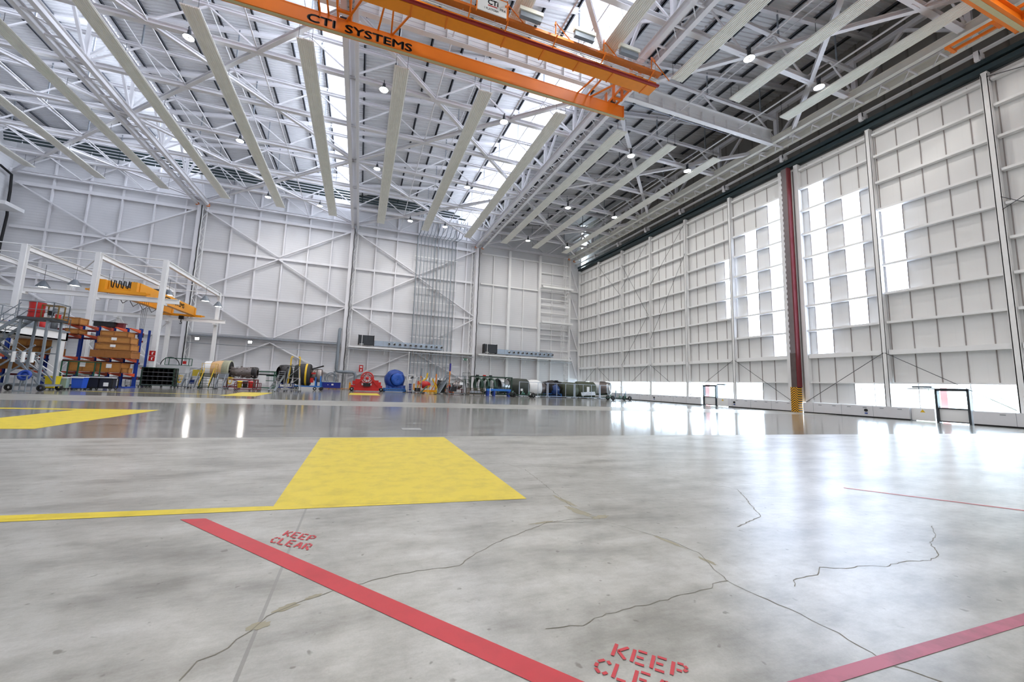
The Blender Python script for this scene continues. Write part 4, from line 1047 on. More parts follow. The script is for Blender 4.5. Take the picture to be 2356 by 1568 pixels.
MB().box(-1.6, 1.3, -.6, .6, 0, 2.5).build('cabinet_body', mat('cabinet_grey', (196, 198, 200), .5, var=.04), t)
frame(-.9, 1.5, -.5, .5, 2.5, 3.4, .03).build('top_railing', GREEN, t)
MB().torus(T(-.5, -.2, 2.5) @ RX(PI/2), .95, .05, 24, 6).build('black_arch', BLACK, t)
MB().box(.9, 1.25, -.55, -.5, 2.7, 3.05).build('red_plate', RED, t)

# ---- access steps and engine on the left of the middle column
def access_steps(x, y, w, h, m, lab, mp=None, rail=.9, rz=0, mr=None):
    t = thing('access_steps', lab, 'steps', (x, y, 0), rz)
    d = h*.75
    frame(-w/2, w/2, -.35, .4, .12, h-rail if rail else h, .028).build('base_frame', m, t)
    MB().box(-w/2, w/2, -.35, .4, h-rail-.04, h-rail).build('landing', m, t)
    stairs(t, (w*.05, -.35-d*.55, .1), (w*.05, -.3, h-rail), w*.7, max(3, int((h-rail)/.27)), m, mr or m, .55)
    guard(MB(), [(-w/2, -.33, h-rail), (-w/2, .4, h-rail), (w/2, .4, h-rail), (w/2, -.33, h-rail)], rail, .02).build('guard_rail', mr or m, t)
    if mp: MB().box(-w/2, w/2, .36, .4, h-rail+.1, h-.1).build('side_panel', mp, t)
    wheels(t, [(-w/2, -.3), (w/2, -.3), (-w/2, .4), (w/2, .4)], .08)
    return t
access_steps(-18.2, 50.9, .9, 1.55, GREYP, 'grey access steps with yellow tie bars beside the pigeonhole rack', None, .6)
access_steps(-17.0, 50.9, .9, 2.12, GALV, 'access steps with a yellow mesh panel and a blue box below', mat('mesh_yellow', (200, 176, 60), .6))
tag(MB().box(-17.5, -16.9, 50.45, 50.7, .5, .95).build('tool_box', BLUE), 'blue tool box low inside the access steps with the yellow panel', 'box')
access_steps(-15.8, 51.0, 1.3, 2.75, DKGREEN, 'dark green access steps with yellow handrails in front of the beige cowl', None, 1.1, 0, YPAINT)
access_steps(-14.4, 50.6, 1.0, 1.8, GALV, 'silver access steps with yellow hoses, right of the dark green steps', GALV, .7)
for k, (x, y, lab) in enumerate(((-13.55, 50.2, 'yellow coiled hose hanging beside the silver access steps'), (-18.1, 49.9, 'yellow strap bundle hanging on the grey access steps'))):
    g = MB()
    for j in range(3): g.torus(T(x+.04*j, y, .95) @ RY(.4*j-.3) @ RX(PI/2) @ Matrix.Diagonal((.55, 1.3, 1, 1)), .3, .025, 18, 5)
    tag(g.build('hanging_hose', YPAINT), lab, 'hose')
def cyl(prof, x, y, z, n=28, rz=0.): return MB().lathe(prof, n, T(x, y, z) @ RZ(rz) @ RY(PI/2))
AX = lambda x, y, z, rz=0.: T(x, y, z) @ RZ(rz) @ RY(PI/2)
def clutter(mb, c, r, L, n, s=.14):
    """pipes and boxes wrapped round an engine core of radius r along X"""
    for _ in range(n):
        a = random.uniform(0, 2*PI); x = random.uniform(-L/2, L/2); rr = r*random.uniform(.95, 1.12)
        p = V((c[0]+x, c[1]+rr*math.cos(a), c[2]+rr*math.sin(a)))
        if random.random() < .5:
            q = p + V((random.uniform(-.5, .5), 0, 0)); a2 = a + random.uniform(-.5, .5); q.y = c[1]+rr*math.cos(a2); q.z = c[2]+rr*math.sin(a2)
            mb.tube(p, q, random.uniform(.02, .05), 5)
        else: mb.cbox(p.x, p.y, p.z, *(random.uniform(.4, 1.5)*s for _ in range(3)))
    return mb
t = thing('jet_engine', 'jet engine with beige fan cowl and bare metal core on a maroon stand', 'engine', (-14.5, 53.3, 0))
MB().lathe([(.86, -1.75), (1.02, -1.2), (1.06, -.6)], 28, AX(0, 0, 2.15)).build('fan_cowl', mat('cowl_beige', (226, 186, 140), .45), t)
MB().lathe([(1.06, -.6), (1.12, -.55), (1.1, -.1), (1.14, .0), (1.14, .12), (.98, .14), (.9, -.1), (.3, -.2)], 28, AX(0, 0, 2.15)).build('fan_case', mat('case_olive', (176, 176, 150), .5, var=.12, scale=6), t)
MB().lathe([(.98, .145), (.6, .05), (.3, .2)], 24, AX(0, 0, 2.15)).build('fan_face', DKMET, t)
c_ = clutter(MB().lathe([(.35, 0), (.55, .2), (.5, .9), (.62, 1.3), (.6, 2.3), (.66, 2.4), (.62, 2.85), (.4, 2.9)], 20, AX(0, 0, 1.95)), (1.4, 0, 1.95), .6, 2.5, 90)
c_.build('engine_core', TI, t)
MB().lathe([(.66, 2.35), (.68, 2.7), (.62, 2.9), (.5, 2.85)], 20, AX(0, 0, 1.95)).build('turbine_case', DKMET, t)
MB().lathe([(.9, -2.4), (.95, -1.7)], 20, AX(0, 0, 2.15)).build('white_cover', PAPER, t)
frame(-.3, 2.9, -.7, .7, .15, 1.15, .06).bar((0, -.7, .2), (2.6, -.7, 1.1), .08, .08).bar((2.6, .7, .2), (0, .7, 1.1), .08, .08).build('engine_stand', OXIDE, t)
wheels(t, [(-.2, -.7), (1.3, -.7), (2.8, -.7), (-.2, .7), (2.8, .7)], .13)
t = thing('tri_bin_cart', 'maroon cart carrying yellow, black and red bins in front of the bare engine', 'cart', (-11.0, 47.0, 0))
frame(-1.1, 1.15, -.35, .35, .15, .85, .03).build('cart_frame', OXIDE, t)
for k, m in enumerate((mat('pail_yellow', (240, 200, 20), .4), mat('pail_black', (52, 44, 42), .5), mat('pail_red', (214, 50, 46), .4))):
    b = MB().lathe([(.001, 0), (.19, 0), (.24, .6), (.26, .62), (.25, .66), (.22, .6)], 12, T(-.72+k*.5, -.1, .3)).build('pail', m, t)
    MB().lathe([(.25, .63), (.2, .7), (.001, .71)], 12, T(-.72+k*.5, -.1, .3)).build('pail_bag', m, b)
wheels(t, [(-1.05, -.32), (1.1, -.32), (-1.05, .32), (1.1, .32), (.3, -.34)], .1)
t = thing('green_stillage', 'green open stillage with a white sheet panel between the two engines', 'stillage', (-11.2, 55.6, 0))
frame(-1.1, 1.1, -.5, .5, .1, 2.2, .05).box(-1.1, 1.1, -.54, -.5, 1.0, 1.08).box(-1.1, 1.1, -.54, -.5, 1.6, 1.68).build('stillage_frame', GREEN, t)
MB().box(-.9, .2, -.58, -.54, .7, 1.7).build('white_sheet', PAPER, t)
MB().lathe([(.9, 0), (1.0, .1), (.9, .2)], 20, T(.2, 0, 1.65), 0, PI).build('black_cover', BLACK, t)
# dark nacelle pair and engine on the blue stand
t = thing('nacelle', 'dark open nacelle with torn black edges behind the silver step ladder', 'nacelle', (-9.25, 58.6, 0))
MB().lathe([(.95, -1.1), (1.2, -.9), (1.28, -.2), (1.25, .3), (1.18, .3), (1.2, -.2), (1.1, -.85)], 26, AX(0, 0, 1.95, .5)).build('nacelle_barrel', DKMET, t)
MB().lathe([(1.0, -.75), (.5, -.6), (.001, -.5)], 20, AX(0, 0, 1.95, .5)).build('fan_disc', mat('fan_blue_black', (40, 40, 50), .4, .5), t)
clutter(MB(), (0, 0, 1.95), 1.26, 1.2, 26, .25).build('loose_fittings', BLACK, t)
frame(-.9, .9, -.7, .7, .15, .8, .05).build('nacelle_stand', BLUE, t); wheels(t, [(-.8, -.7), (.8, -.7), (-.8, .7), (.8, .7)], .12)
t = thing('jet_engine', 'large jet engine with black cowl, exhaust end held on a blue stand', 'engine', (-6.6, 56.6, 0))
MB().lathe([(1.2, -1.4), (1.36, -1.0), (1.42, -.2), (1.42, .4), (1.3, .55), (1.1, .5), (.6, .3)], 28, AX(0, 0, 2.0)).build('fan_cowl', DKMET, t)
MB().lathe([(1.43, -.1), (1.45, 0), (1.43, .12)], 28, AX(0, 0, 2.0)).build('cowl_band', YPAINT, t)
c_ = clutter(MB().lathe([(.5, .4), (.7, .8), (.72, 1.3), (.62, 1.6)], 20, AX(0, 0, 2.0)), (.95, 0, 2.0), .72, .9, 40); c_.build('engine_core', TI, t)
MB().cbox(.9, -.72, 2.2, .5, .1, .2).cbox(.75, -.7, 1.3, .4, .1, .6).build('red_blank', RED, t)
MB().lathe([(.62, 1.5), (.86, 1.7), (.9, 2.1), (.8, 2.3), (.6, 2.25), (.4, 2.0), (.001, 2.2)], 24, AX(-.4, 0, 1.95)).build('exhaust_case', TI, t)
MB().bar((.6, 0, 2.75), (2.0, 0, 3.25), .5, .16).build('pylon_fairing', DKMET, t)
g = MB()
for y in (-.8, .8): g.box(1.15, 1.3, y-.06, y+.06, .5, 1.75).box(1.75, 1.9, y-.06, y+.06, .5, 1.9).bar((-1.2, y, .5), (2.0, y, .5), .14, .14)
g.bar((1.2, -.8, .5), (1.2, .8, .5), .14, .14); g.bar((-1.2, -.8, .5), (-1.2, .8, .5), .14, .14); g.build('engine_stand', mat('stand_blue', (40, 110, 190), .45, var=.08), t)
wheels(t, [(-1.1, -.85), (1.2, -.85), (1.9, -.85), (-1.1, .85), (1.9, .85)], .22, .1)
t = thing('step_ladder', 'silver wheeled step ladder left of the taller yellow-railed ladder', 'ladder', (-8.4, 47.7, 0))
stairs(t, (-.35, -.75, .12), (.3, .3, 1.75), .7, 8, ALU, ALU, 0)
frame(-.05, .6, .25, .8, .1, 1.75, .025).box(-.05, .6, .25, .8, 1.7, 1.75).build('ladder_frame', ALU, t)
guard(MB(), [(-.05, .8, 1.75), (.6, .8, 1.75), (.6, .25, 1.75)], .45, .02).build('guard_rail', ALU, t)
wheels(t, [(-.6, -.6), (0, -.8), (.6, .8), (-.05, .8)], .08)
t = thing('tower_ladder', 'tall silver ladder with yellow hooped handrails against the large engine', 'ladder', (-6.85, 47.9, 0))
g = MB()
for s_ in (-1, 1):
    for y0, y1 in ((-.7, -.2), (.7, .4)): g.bar((s_*.72, y0, .15), (s_*.45, y1, 2.85), .06, .06)
    g.bar((s_*.7, -.65, .2), (s_*.55, .5, 1.6), .04, .04)
for z, w, y in ((.3, .7, -.66), (1.5, .6, -.47)): g.box(-w, w, y-.03, y+.03, z-.03, z+.03)
g.bar((-.7, -.68, .4), (.55, -.48, 1.5), .05, .05); g.bar((-.6, -.48, 1.5), (.45, -.25, 2.6), .04, .04); g.build('ladder_frame', ALU, t)
g = MB()
for k in range(9): z = .35+.28*k; g.box(-.4+.06*k/9, .55, .1-.04*k, .28-.04*k, z-.02, z+.02)
g.build('treads', DKGREEN, t); MB().box(-.5, .5, -.25, .45, 2.8, 2.86).build('landing', DKGREEN, t)
for x, y in ((-.45, -.1), (.45, -.1), (-.45, .4), (.45, .4)):
    MB().path([(x*1.25, y, .9), (x, y, 2.9), (x, y, 3.7), (x*.85, y+.05, 3.92), (x*.6, y+.1, 3.8)], .035, 6).build('hoop_rail', YPAINT, t)
wheels(t, [(-.7, -.7), (.7, -.7), (-.7, .7), (.7, .7), (0, -.7)], .09)
t = thing('parts_bin', 'long blue parts container standing on low timber pallets by the tall column', 'container', (-4.0, 66, .16))
MB().box(-1.35, 1.3, -.6, .6, 0, .88).build('bin_body', mat('container_blue', (22, 40, 140), .4, var=.05), t)
MB().box(-1.38, 1.33, -.63, .63, .88, .96).build('bin_lid', mat('lid_pale', (170, 184, 180), .5), t)
MB().box(-.55, -.45, -.61, -.6, .45, .55).box(.0, .3, -.61, -.6, .42, .66).build('white_sticker', PAPER, t)
t = thing('timber_pallet', 'wide low orange-brown timber pallet under the blue container', 'pallet', (-3.4, 66, 0))
g = MB()
for k in range(5): g.box(-2.1, 2.1, -.7+k*.35-.13, -.7+k*.35+.13, .11, .16)
for k in range(5): g.box(-2.0+k*1.0-.06, -2.0+k*1.0+.06, -.8, .8, 0, .11)
g.build('pallet_boards', BROWNW, t)
t = thing('hose_hoop', 'big grey hose hoop standing behind the blue container', 'hose', (-4.3, 68, 0))
MB().torus(T(0, 0, 1.7) @ RY(.5) @ RX(PI/2), .85, .08, 24, 8).torus(T(.15, 0, 1.6) @ RY(.2) @ RX(PI/2), .7, .06, 24, 8).build('hoop', GREYP, t)
frame(-1.0, 1.6, -.4, .4, 0, 2.3, .03).build('hoop_rack', GREYP, t)

# ---- red engine test stand
t = thing('engine_test_stand', 'red engine build stand with a spoked ring on wheels by the back wall', 'stand', (1.1, 59.3, 0))
MB().box(-1.7, 1.7, -1.1, 1.0, .1, .5).box(-2.15, 2.15, -.8, .8, .5, .85).box(-1.6, -.7, -.8, .8, .85, 1.7).box(.7, 1.6, -.8, .8, .85, 1.6).cbox(-1.5, -.3, 1.2, .9, .8, .5).cbox(1.5, -.3, 1.1, .9, .8, .5).build('stand_base', RED, t)
MB().bar((-1.5, -.9, .9), (-.5, -.9, 2.0), .22, .3).bar((1.5, -.9, .9), (.5, -.9, 2.0), .22, .3).build('ring_arm', RED, t)
MB().torus(T(0, -.9, 1.85) @ RX(PI/2), .84, .09, 28, 8).torus(T(0, -.7, 1.85) @ RX(PI/2), .6, .06, 24, 6).build('ring', RED, t)
g = MB()
for k in range(8): a = k*PI/4+.2; g.bar((.15*math.cos(a), -.85, 1.85+.15*math.sin(a)), (.82*math.cos(a), -.9, 1.85+.82*math.sin(a)), .07, .05)
g.lathe([(.001, .1), (.2, .08), (.22, 0)], 14, T(0, -.85, 1.85) @ RX(PI/2)); g.build('spokes', RED, t)
MB().cbox(0, -1.15, .95, 1.0, .2, .5).build('gear_case', DKMET, t)
MB().box(-2.4, -2.15, -.5, .1, .35, 1.1).bar((-2.3, -.4, 1.1), (-2.3, -.9, 1.2), .1, .1).build('drive_unit', YELLOW, t)
wheels(t, [(-2.0, -1.0), (2.05, -1.0), (-2.0, .9), (2.05, .9)], .28, .16)
t = thing('fire_extinguisher_sign', 'small red fire sign on the back wall above the red stand', 'sign', (.2, YB-.6, 3.6))
MB().box(-.35, .35, 0, .03, -.6, .6).build('sign_panel', RED, t); MB().box(-.08, .1, -.01, 0, -.5, -.1).box(-.2, .2, -.01, 0, .15, .4).build('pictogram', PAPER, t)
MB().box(-.1, .1, .03, .5, -.2, .2).build('wall_mount', GREYP, t)
# ---- engine under a blue tarpaulin
t = thing('wrapped_engine', 'engine wrapped in crumpled blue tarpaulin on a blue stand', 'engine', (5.1, 60.4, 0))
def tarp(prof, M, n=30, jit=.05, squash=None):
    mb = MB().lathe(prof, n, M); rnd = random.Random(3)
    out = []
    for p in mb.v: out.append((p[0]+rnd.uniform(-jit, jit), p[1]+rnd.uniform(-jit, jit), p[2]+rnd.uniform(-jit, jit)))
    mb.v = out; return mb
TARP = mat('blue_tarp', (22, 66, 150), .42, var=.2, scale=2.5, bump=.6)
tarp([(.2, -1.3), (1.0, -1.2), (1.4, -.6), (1.5, 0), (1.45, .5), (1.2, .8), (.95, .9)], T(0, .2, 1.85) @ RZ(-1.35) @ RY(PI/2), 26, .07).build('tarpaulin', TARP, t)
tarp([(.95, .75), (.9, 1.1), (.82, 1.25), (.45, 1.2), (.05, 1.18)], T(0.1, .2, 1.85) @ RZ(-1.35) @ RY(PI/2), 22, .03).build('front_cover', mat('blue_tarp_light', (34, 88, 184), .4, var=.15, scale=2, bump=.5), t)
mb = MB()
for k in range(10):
    a = -1.0+2.0*k/9; mb.add([(1.3*a, -.55, 1.0), (1.3*a+.28, -.6, 1.0), (1.25*a+.3, -.75+.1*(k % 2), .35), (1.25*a, -.8, .3)], [(0, 1, 2, 3)])
mb.build('hanging_folds', TARP, t)
frame(-1.5, 1.5, -1.0, 1.0, .1, .55, .08).build('engine_stand', MATS['stand_blue'], t); wheels(t, [(-1.5, -1), (1.5, -1), (-1.5, 1), (1.5, 1)], .2, .1)
t = thing('tall_steps', 'white wheeled tower steps beside the blue wrapped engine', 'steps', (7.4, 59.8, 0))
frame(-.55, .65, -.5, .5, .12, 2.7, .04).box(-.55, .65, -.5, .5, 1.9, 1.96).box(-.55, .65, -.5, .5, 2.6, 2.66).build('tower_frame', WHITE, t)
stairs(t, (0, -1.3, .1), (0, -.5, 1.9), .8, 7, WHITE, WHITE, 0)
MB().box(-.55, -.47, -.5, -.42, 2.7, 6.1).build('mast', WHITE, t); MB().cbox(.25, -.2, 2.2, .3, .3, .4).build('fan_box', DKMET, t)
wheels(t, [(-.5, -1.2), (.5, -1.2), (-.5, .5), (.6, .5)], .09)
tag(MB().cbox(7.5, 61.2, .8, .55, .4, 1.0).box(7.2, 7.8, 60.95, 61.45, 0, .3).build('tool_cabinet', BLUE), 'small blue cabinet behind the white tower steps', 'cabinet')
# ---- hoists, trolleys and cages in front of the pipes
def hoist(x, y, ztop, lab, cap):
    t = thing('boom_hoist', lab, 'hoist', (x, y, 0))
    MB().bar((0, 0, .3), (.1, 0, ztop-1.1), .16, .16).bar((-.7, 0, .15), (.05, 0, 1.6), .12, .12).bar((.75, 0, .15), (.05, 0, 1.6), .12, .12).box(-.8, .8, -.4, .4, .12, .24).build('hoist_frame', mat('hoist_orange', (232, 130, 20), .45), t)
    MB().tube((.1, 0, ztop-1.2), (.12, 0, ztop), .13, 10).build('boom_sleeve', cap, t)
    wheels(t, [(-.7, -.35), (.7, -.35), (-.7, .35), (.7, .35)], .1)
hoist(9.0, 60.8, 3.75, 'orange boom hoist with a slim grey sleeve behind the first wheeled cage', GREYP)
hoist(11.2, 59.8, 4.15, 'orange boom hoist with a thick grey sleeve among the trolleys', GREYP)
hoist(13.4, 60.2, 4.7, 'orange boom hoist capped with a purple-blue sleeve', mat('sleeve_purple', (54, 46, 140), .5))
t = thing('yellow_jib', 'yellow curved lifting arm over the red engine part', 'hoist', (9.25, 58.25, 0))
MB().path([(-1.0, 0, .5), (-.9, 0, 1.4), (-.2, 0, 1.8), (.3, 0, 2.2), (.4, 0, 3.0)], .11, 8).path([(1.9, 0, .8), (1.3, 0, 1.9), (1.2, 0, 2.2)], .1, 8).build('lifting_arm', YPAINT, t)
MB().lathe([(.2, -.8), (.55, -.5), (.5, .3), (.3, .7)], 14, AX(.2, 0, 1.25, .4)).build('red_casing', RED, t)
MB().box(-1.0, 1.8, -.4, .4, .2, .5).build('cradle', YELLOW, t); wheels(t, [(-.8, -.4), (1.6, -.4), (-.8, .4), (1.6, .4)], .1)
def cage(x, y, w, d, h, m, lab, nx=2, nz=2, rz=0., fill=None):
    t = thing('wheeled_cage', lab, 'cage', (x, y, 0), rz)
    g = frame(-w/2, w/2, -d/2, d/2, .15, h, .03)
    for k in range(1, nx): g.cbox(-w/2+w*k/nx, -d/2, h/2+.07, .04, .04, h-.15).cbox(-w/2+w*k/nx, d/2, h/2+.07, .04, .04, h-.15)
    for k in range(1, nz): z = .15+(h-.15)*k/nz; g.box(-w/2, w/2, -d/2-.02, -d/2+.02, z-.02, z+.02).box(-w/2, w/2, d/2-.02, d/2+.02, z-.02, z+.02)
    g.bar((-w/2, -d/2, .2), (-w/2+w/nx, -d/2, h), .03, .03)
    g.build('cage_frame', m, t); MB().box(-w/2, w/2, -d/2, d/2, .15, .2).build('cage_floor', DGREY, t)
    for k, (mm, fx, fy, fz, sx, sy, sz) in enumerate(fill or []): MB().cbox(fx, fy, fz, sx, sy, sz).build('stored_part', mm, t)
    wheels(t, [(-w/2, -d/2), (w/2, -d/2), (-w/2, d/2), (w/2, d/2)], .08); return t
cage(8.0, 57.2, 1.3, .9, 2.2, GALV, 'grey wheeled cage full of amber straps beside the white tower steps', 2, 2, 0, [(YELLOW, -.4, 0, .9, .2, .4, .9), (RACKOR, .2, .1, 1.5, .3, .3, .5), (DKMET, .1, 0, .5, .8, .5, .5)])
t = thing('low_steps', 'low green and yellow wheeled steps in front of the red engine part', 'steps', (9.2, 54.2, 0))
MB().bar((-1.1, 0, .1), (-.2, 0, 1.1), .9, .06).bar((-.2, 0, 1.1), (.3, 0, 1.1), .9, .06).build('step_ramp', GREEN, t)
frame(-.1, 1.1, -.45, .45, .12, 1.15, .03).build('step_frame', YPAINT, t); wheels(t, [(-.7, -.4), (1.0, -.4), (1.0, .4), (-.7, .4)], .12)
cage(12.0, 56.7, 2.0, 1.0, 1.6, DKGREEN, 'dark wheeled cage with a red cylinder behind the grey stepped cage', 3, 2, 0, [(RED, .75, 0, .8, .3, .4, 1.0), (DKMET, -.4, 0, .7, .9, .6, .9)])
t = cage(13.4, 55.2, 2.6, 1.1, 2.7, GREYP, 'long grey stepped cage in front of the wall pipes', 2, 2, .05, [(PAPER, .6, -.5, 1.6, .5, .05, .4), (DKMET, -.5, 0, .8, 1.0, .5, .7)])
stairs(t, (-2.6, 0, .15), (-1.3, 0, 2.4), .8, 9, GREYP, GREYP, .8)
access_steps(15.6, 58.0, 1.0, 3.3, DKGREEN, 'dark steep access steps at the right end of the grey stepped cage', None, 1.0)
for k, x in enumerate((12.35, 14.15)):
    t = thing('engine_module', 'bare metal engine module on a trolley, %s of two among the cages' % ('left', 'right')[k], 'engine part', (x-.35*(1-k), 58.6-.9*k, 0))
    clutter(MB().lathe([(.3, -.7), (.5, -.4), (.55, .4), (.35, .7)], 14, AX(0, 0, 1.35)), (0, 0, 1.35), .55, 1.2, 30, .18).build('module_core', TI if k else DKMET, t)
    frame(-.8, .8, -.5, .5, .12, .8, .04).build('module_trolley', OXIDE if k else GREYP, t); wheels(t, [(-.7, -.5), (.7, -.5), (-.7, .5), (.7, .5)], .1)
cage(16.0, 54.3, 2.3, .9, 1.05, mat('rust_brown', (96, 78, 60), .6), 'low rust-brown wire cage left of the green ring cage', 5, 3, 0, [(GALV, 0, 0, .5, 1.6, .5, .3)])
# ---- green cage with nacelle inlet rings
t = thing('ring_cage', 'dark green cage storing four nacelle inlet rings', 'cage', (19.2, 56.4, 0))
g = frame(-2.95, 2.75, -1.4, 1.3, .15, 2.85, .07)
for k in range(1, 5): g.cbox(-2.95+1.14*k, -1.4, 1.5, .08, .08, 2.7).cbox(-2.95+1.14*k, 1.3, 1.5, .08, .08, 2.7)
g.bar((1.6, -1.4, .3), (2.75, -1.4, 2.7), .07, .07); g.box(-2.95, 2.75, -1.43, -1.37, 1.2, 1.27); g.build('cage_frame', DKGREEN, t)
MB().box(-2.95, 2.75, -1.4, 1.3, .15, .28).build('cage_floor', DKGREEN, t)
for k, x in enumerate((-2.3, -1.3, -.3, .9)):
    L_n = .55 if k < 3 else 1.7
    MB().lathe([(1.05, L_n), (1.18, L_n*.5), (1.15, .08), (1.06, 0), (.98, .1), (.96, L_n*.6), (.9, L_n)], 28, T(x, 0, 1.5) @ RZ(.35) @ RY(PI/2)).build('inlet_ring', ALU if k == 3 else mat('ring_green', (70, 92, 80), .35, .5, var=.2), t)
for x, m in ((-2.3, BLACK), (-1.2, RED), (-.2, BLACK)): MB().cbox(x, 0, 2.95, .4, .3, .2).build('loose_box', m, t)
t = thing('blue_trestle', 'long low blue trestle in front of the green ring cage', 'trestle', (19.6, 54.1, 0))
MB().box(-1.9, 1.8, -.25, .25, .75, 1.05).build('trestle_beam', MATS['stand_blue'], t)
for x in (-1.75, -.8, 1.5): MB().box(x-.12, x+.12, -.4, .4, 0, .75).build('leg', BLUE, t)
MB().box(-1.5, -1.42, -.28, -.25, .1, 1.1).build('pale_strap', CREAM, t)
# ---- covered cowls, engines, silver nacelle
TG = mat('green_tarp', (76, 82, 66), .6, var=.15, scale=2, bump=.5); TGD = mat('dark_green_tarp', (52, 58, 52), .55, var=.2, scale=2, bump=.5)
def covered(x, y, r, L0, L1, m, lab, rz=0., zc=1.42, flat=True):
    t = thing('covered_cowl', lab, 'cowl', (x, y, 0), rz)
    tarp([(.05, L0-.02), (r*.9, L0), (r, L0+.2), (r*1.02, (L0+L1)/2), (r, L1-.2), (r*.88, L1), (.3, L1-.05), (.05, L1-.04)], T(0, 0, zc) @ RY(PI/2), 26, .04).build('tarpaulin', m, t)
    g = MB()
    for s_ in (-1, 1): g.box(L0*.8, L1*.8, s_*r*.5-.06, s_*r*.5+.06, .12, .5)
    g.box(L0*.8, L0*.8+.12, -r*.6, r*.6, .12, .6).box(L1*.8-.12, L1*.8, -r*.6, r*.6, .12, .6); g.build('cradle', DKGREEN, t)
    wheels(t, [(L0*.8, -r*.5), (L1*.8, -r*.5), (L0*.8, r*.5), (L1*.8, r*.5)], .12)
    return t
t = covered(23.8, 57.2, 1.32, -1.7, 1.6, TGD, 'round cowl under a dark green tarpaulin next to the green ring cage', -.15)
MB().box(.2, .55, -1.36, -1.3, .85, 1.2).build('paper_tag', PAPER, t)
t = thing('engine_cowl', 'white cylindrical engine cowl between the dark tarpaulin and the bare engine', 'cowl', (27.2, 57.4, 0), -.1)
MB().lathe([(1.15, -1.5), (1.28, -.9), (1.28, 0), (1.1, .6), (1.0, .55)], 26, T(0, 0, 1.4) @ RY(PI/2)).build('cowl_skin', WHITE, t)
MB().lathe([(1.1, .6), (.85, 1.1), (.6, 1.5), (.3, 1.5)], 24, T(0, 0, 1.4) @ RY(PI/2)).build('exhaust_skin', mat('grey_brown_metal', (112, 104, 102), .4, .5), t)
frame(-1.2, 1.2, -.8, .8, .12, .5, .06).build('cradle', DKGREEN, t); wheels(t, [(-1.1, -.8), (1.1, -.8), (-1.1, .8), (1.1, .8)], .12)
t = thing('jet_engine', 'bare engine partly draped in blue film behind the fence', 'engine', (30.2, 57.6, 0))
clutter(MB().lathe([(.6, -1.0), (1.1, -.8), (1.15, -.2), (.7, .1), (.75, 1.0), (.5, 1.3)], 22, AX(0, 0, 1.55)), (0, 0, 1.6), 1.0, 1.8, 70, .25).build('engine_core', DKMET, t)
tarp([(.4, -.75), (.8, -.6), (.85, .2), (.6, .5), (.1, .55)], T(.1, -.8, 1.2) @ RY(PI/2), 16, .12).build('blue_film', mat('blue_film', (36, 66, 124), .3, var=.35, scale=5, bump=.5), t)
frame(-1.2, 1.2, -.8, .8, .12, .6, .06).build('engine_stand', MATS['stand_blue'], t); wheels(t, [(-1.1, -.8), (1.1, -.8), (-1.1, .8), (1.1, .8)], .14)
tag(MB().lathe([(.001, 2.6), (.3, 2.75), (.9, 2.65), (1.6, 2.55), (2.3, 2.4), (2.5, 2.3)], 12, T(32.2, 61, 0) @ Matrix.Diagonal((1, .35, 1, 1))).box(30, 34.4, 60.4, 61.6, 0, 2.35).build('cowl_pile', BLACK), 'dark jumbled pile of cowl doors behind the draped engine', 'cowl doors')
covered(33.2, 57.4, 1.2, -1.4, 1.2, TG, 'cowl under an olive tarpaulin with a small white tag, behind the fence middle', .1, 1.3)
t = covered(36.3, 57.8, 1.35, -1.6, 1.7, TG, 'larger cowl under an olive tarpaulin and plastic sheet, left of the silver nacelle', -.1, 1.4)
MB().box(-.2, .25, -1.45, -1.38, 1.0, 1.9).build('white_notice', PAPER, t)
MB().add([(-1.3, -1.5, .95), (1.2, -1.55, 1.15), (1.3, -1.6, .55), (-1.2, -1.6, .4), (.1, -1.62, .8)], [(0, 1, 4), (1, 2, 4), (2, 3, 4), (3, 0, 4)]).build('plastic_sheet', mat('plastic_film', (196, 200, 206), .25, var=.2, scale=6), t)
t = thing('nacelle', 'silver and grey engine nacelle with a dark open mouth near the doors', 'nacelle', (40.9, 59.5, 0), -.75)
MB().lathe([(.9, -2.6), (1.15, -2.0), (1.25, -1.2), (1.25, -.2)], 30, T(0, 0, 1.75) @ RY(PI/2)).build('nacelle_skin', mat('nacelle_silver', (206, 208, 212), .35, .3), t)
MB().lathe([(1.25, -.2), (1.22, .5), (1.14, 1.0)], 30, T(0, 0, 1.75) @ RY(PI/2)).build('grey_section', mat('grey_brown_metal', (112, 104, 102)), t)
MB().lathe([(1.14, 1.0), (1.1, 1.5), (1.02, 1.62), (.95, 1.5), (.95, .6)], 30, T(0, 0, 1.75) @ RY(PI/2)).build('inlet_lip', ALU, t)
MB().lathe([(.96, .9), (.5, .8), (.001, .9)], 24, T(0, 0, 1.75) @ RY(PI/2)).build('inlet_blank', mat('inlet_dark', (40, 40, 46), .6), t)
MB().lathe([(.95, -2.62), (.6, -2.5), (.001, -2.5)], 24, T(0, 0, 1.75) @ RY(PI/2)).build('rear_blank', BLACK, t)
frame(-1.8, 1.2, -.8, .8, .12, .75, .06).build('cradle', DKGREEN, t); wheels(t, [(-1.7, -.8), (1.1, -.8), (-1.7, .8), (1.1, .8)], .14)
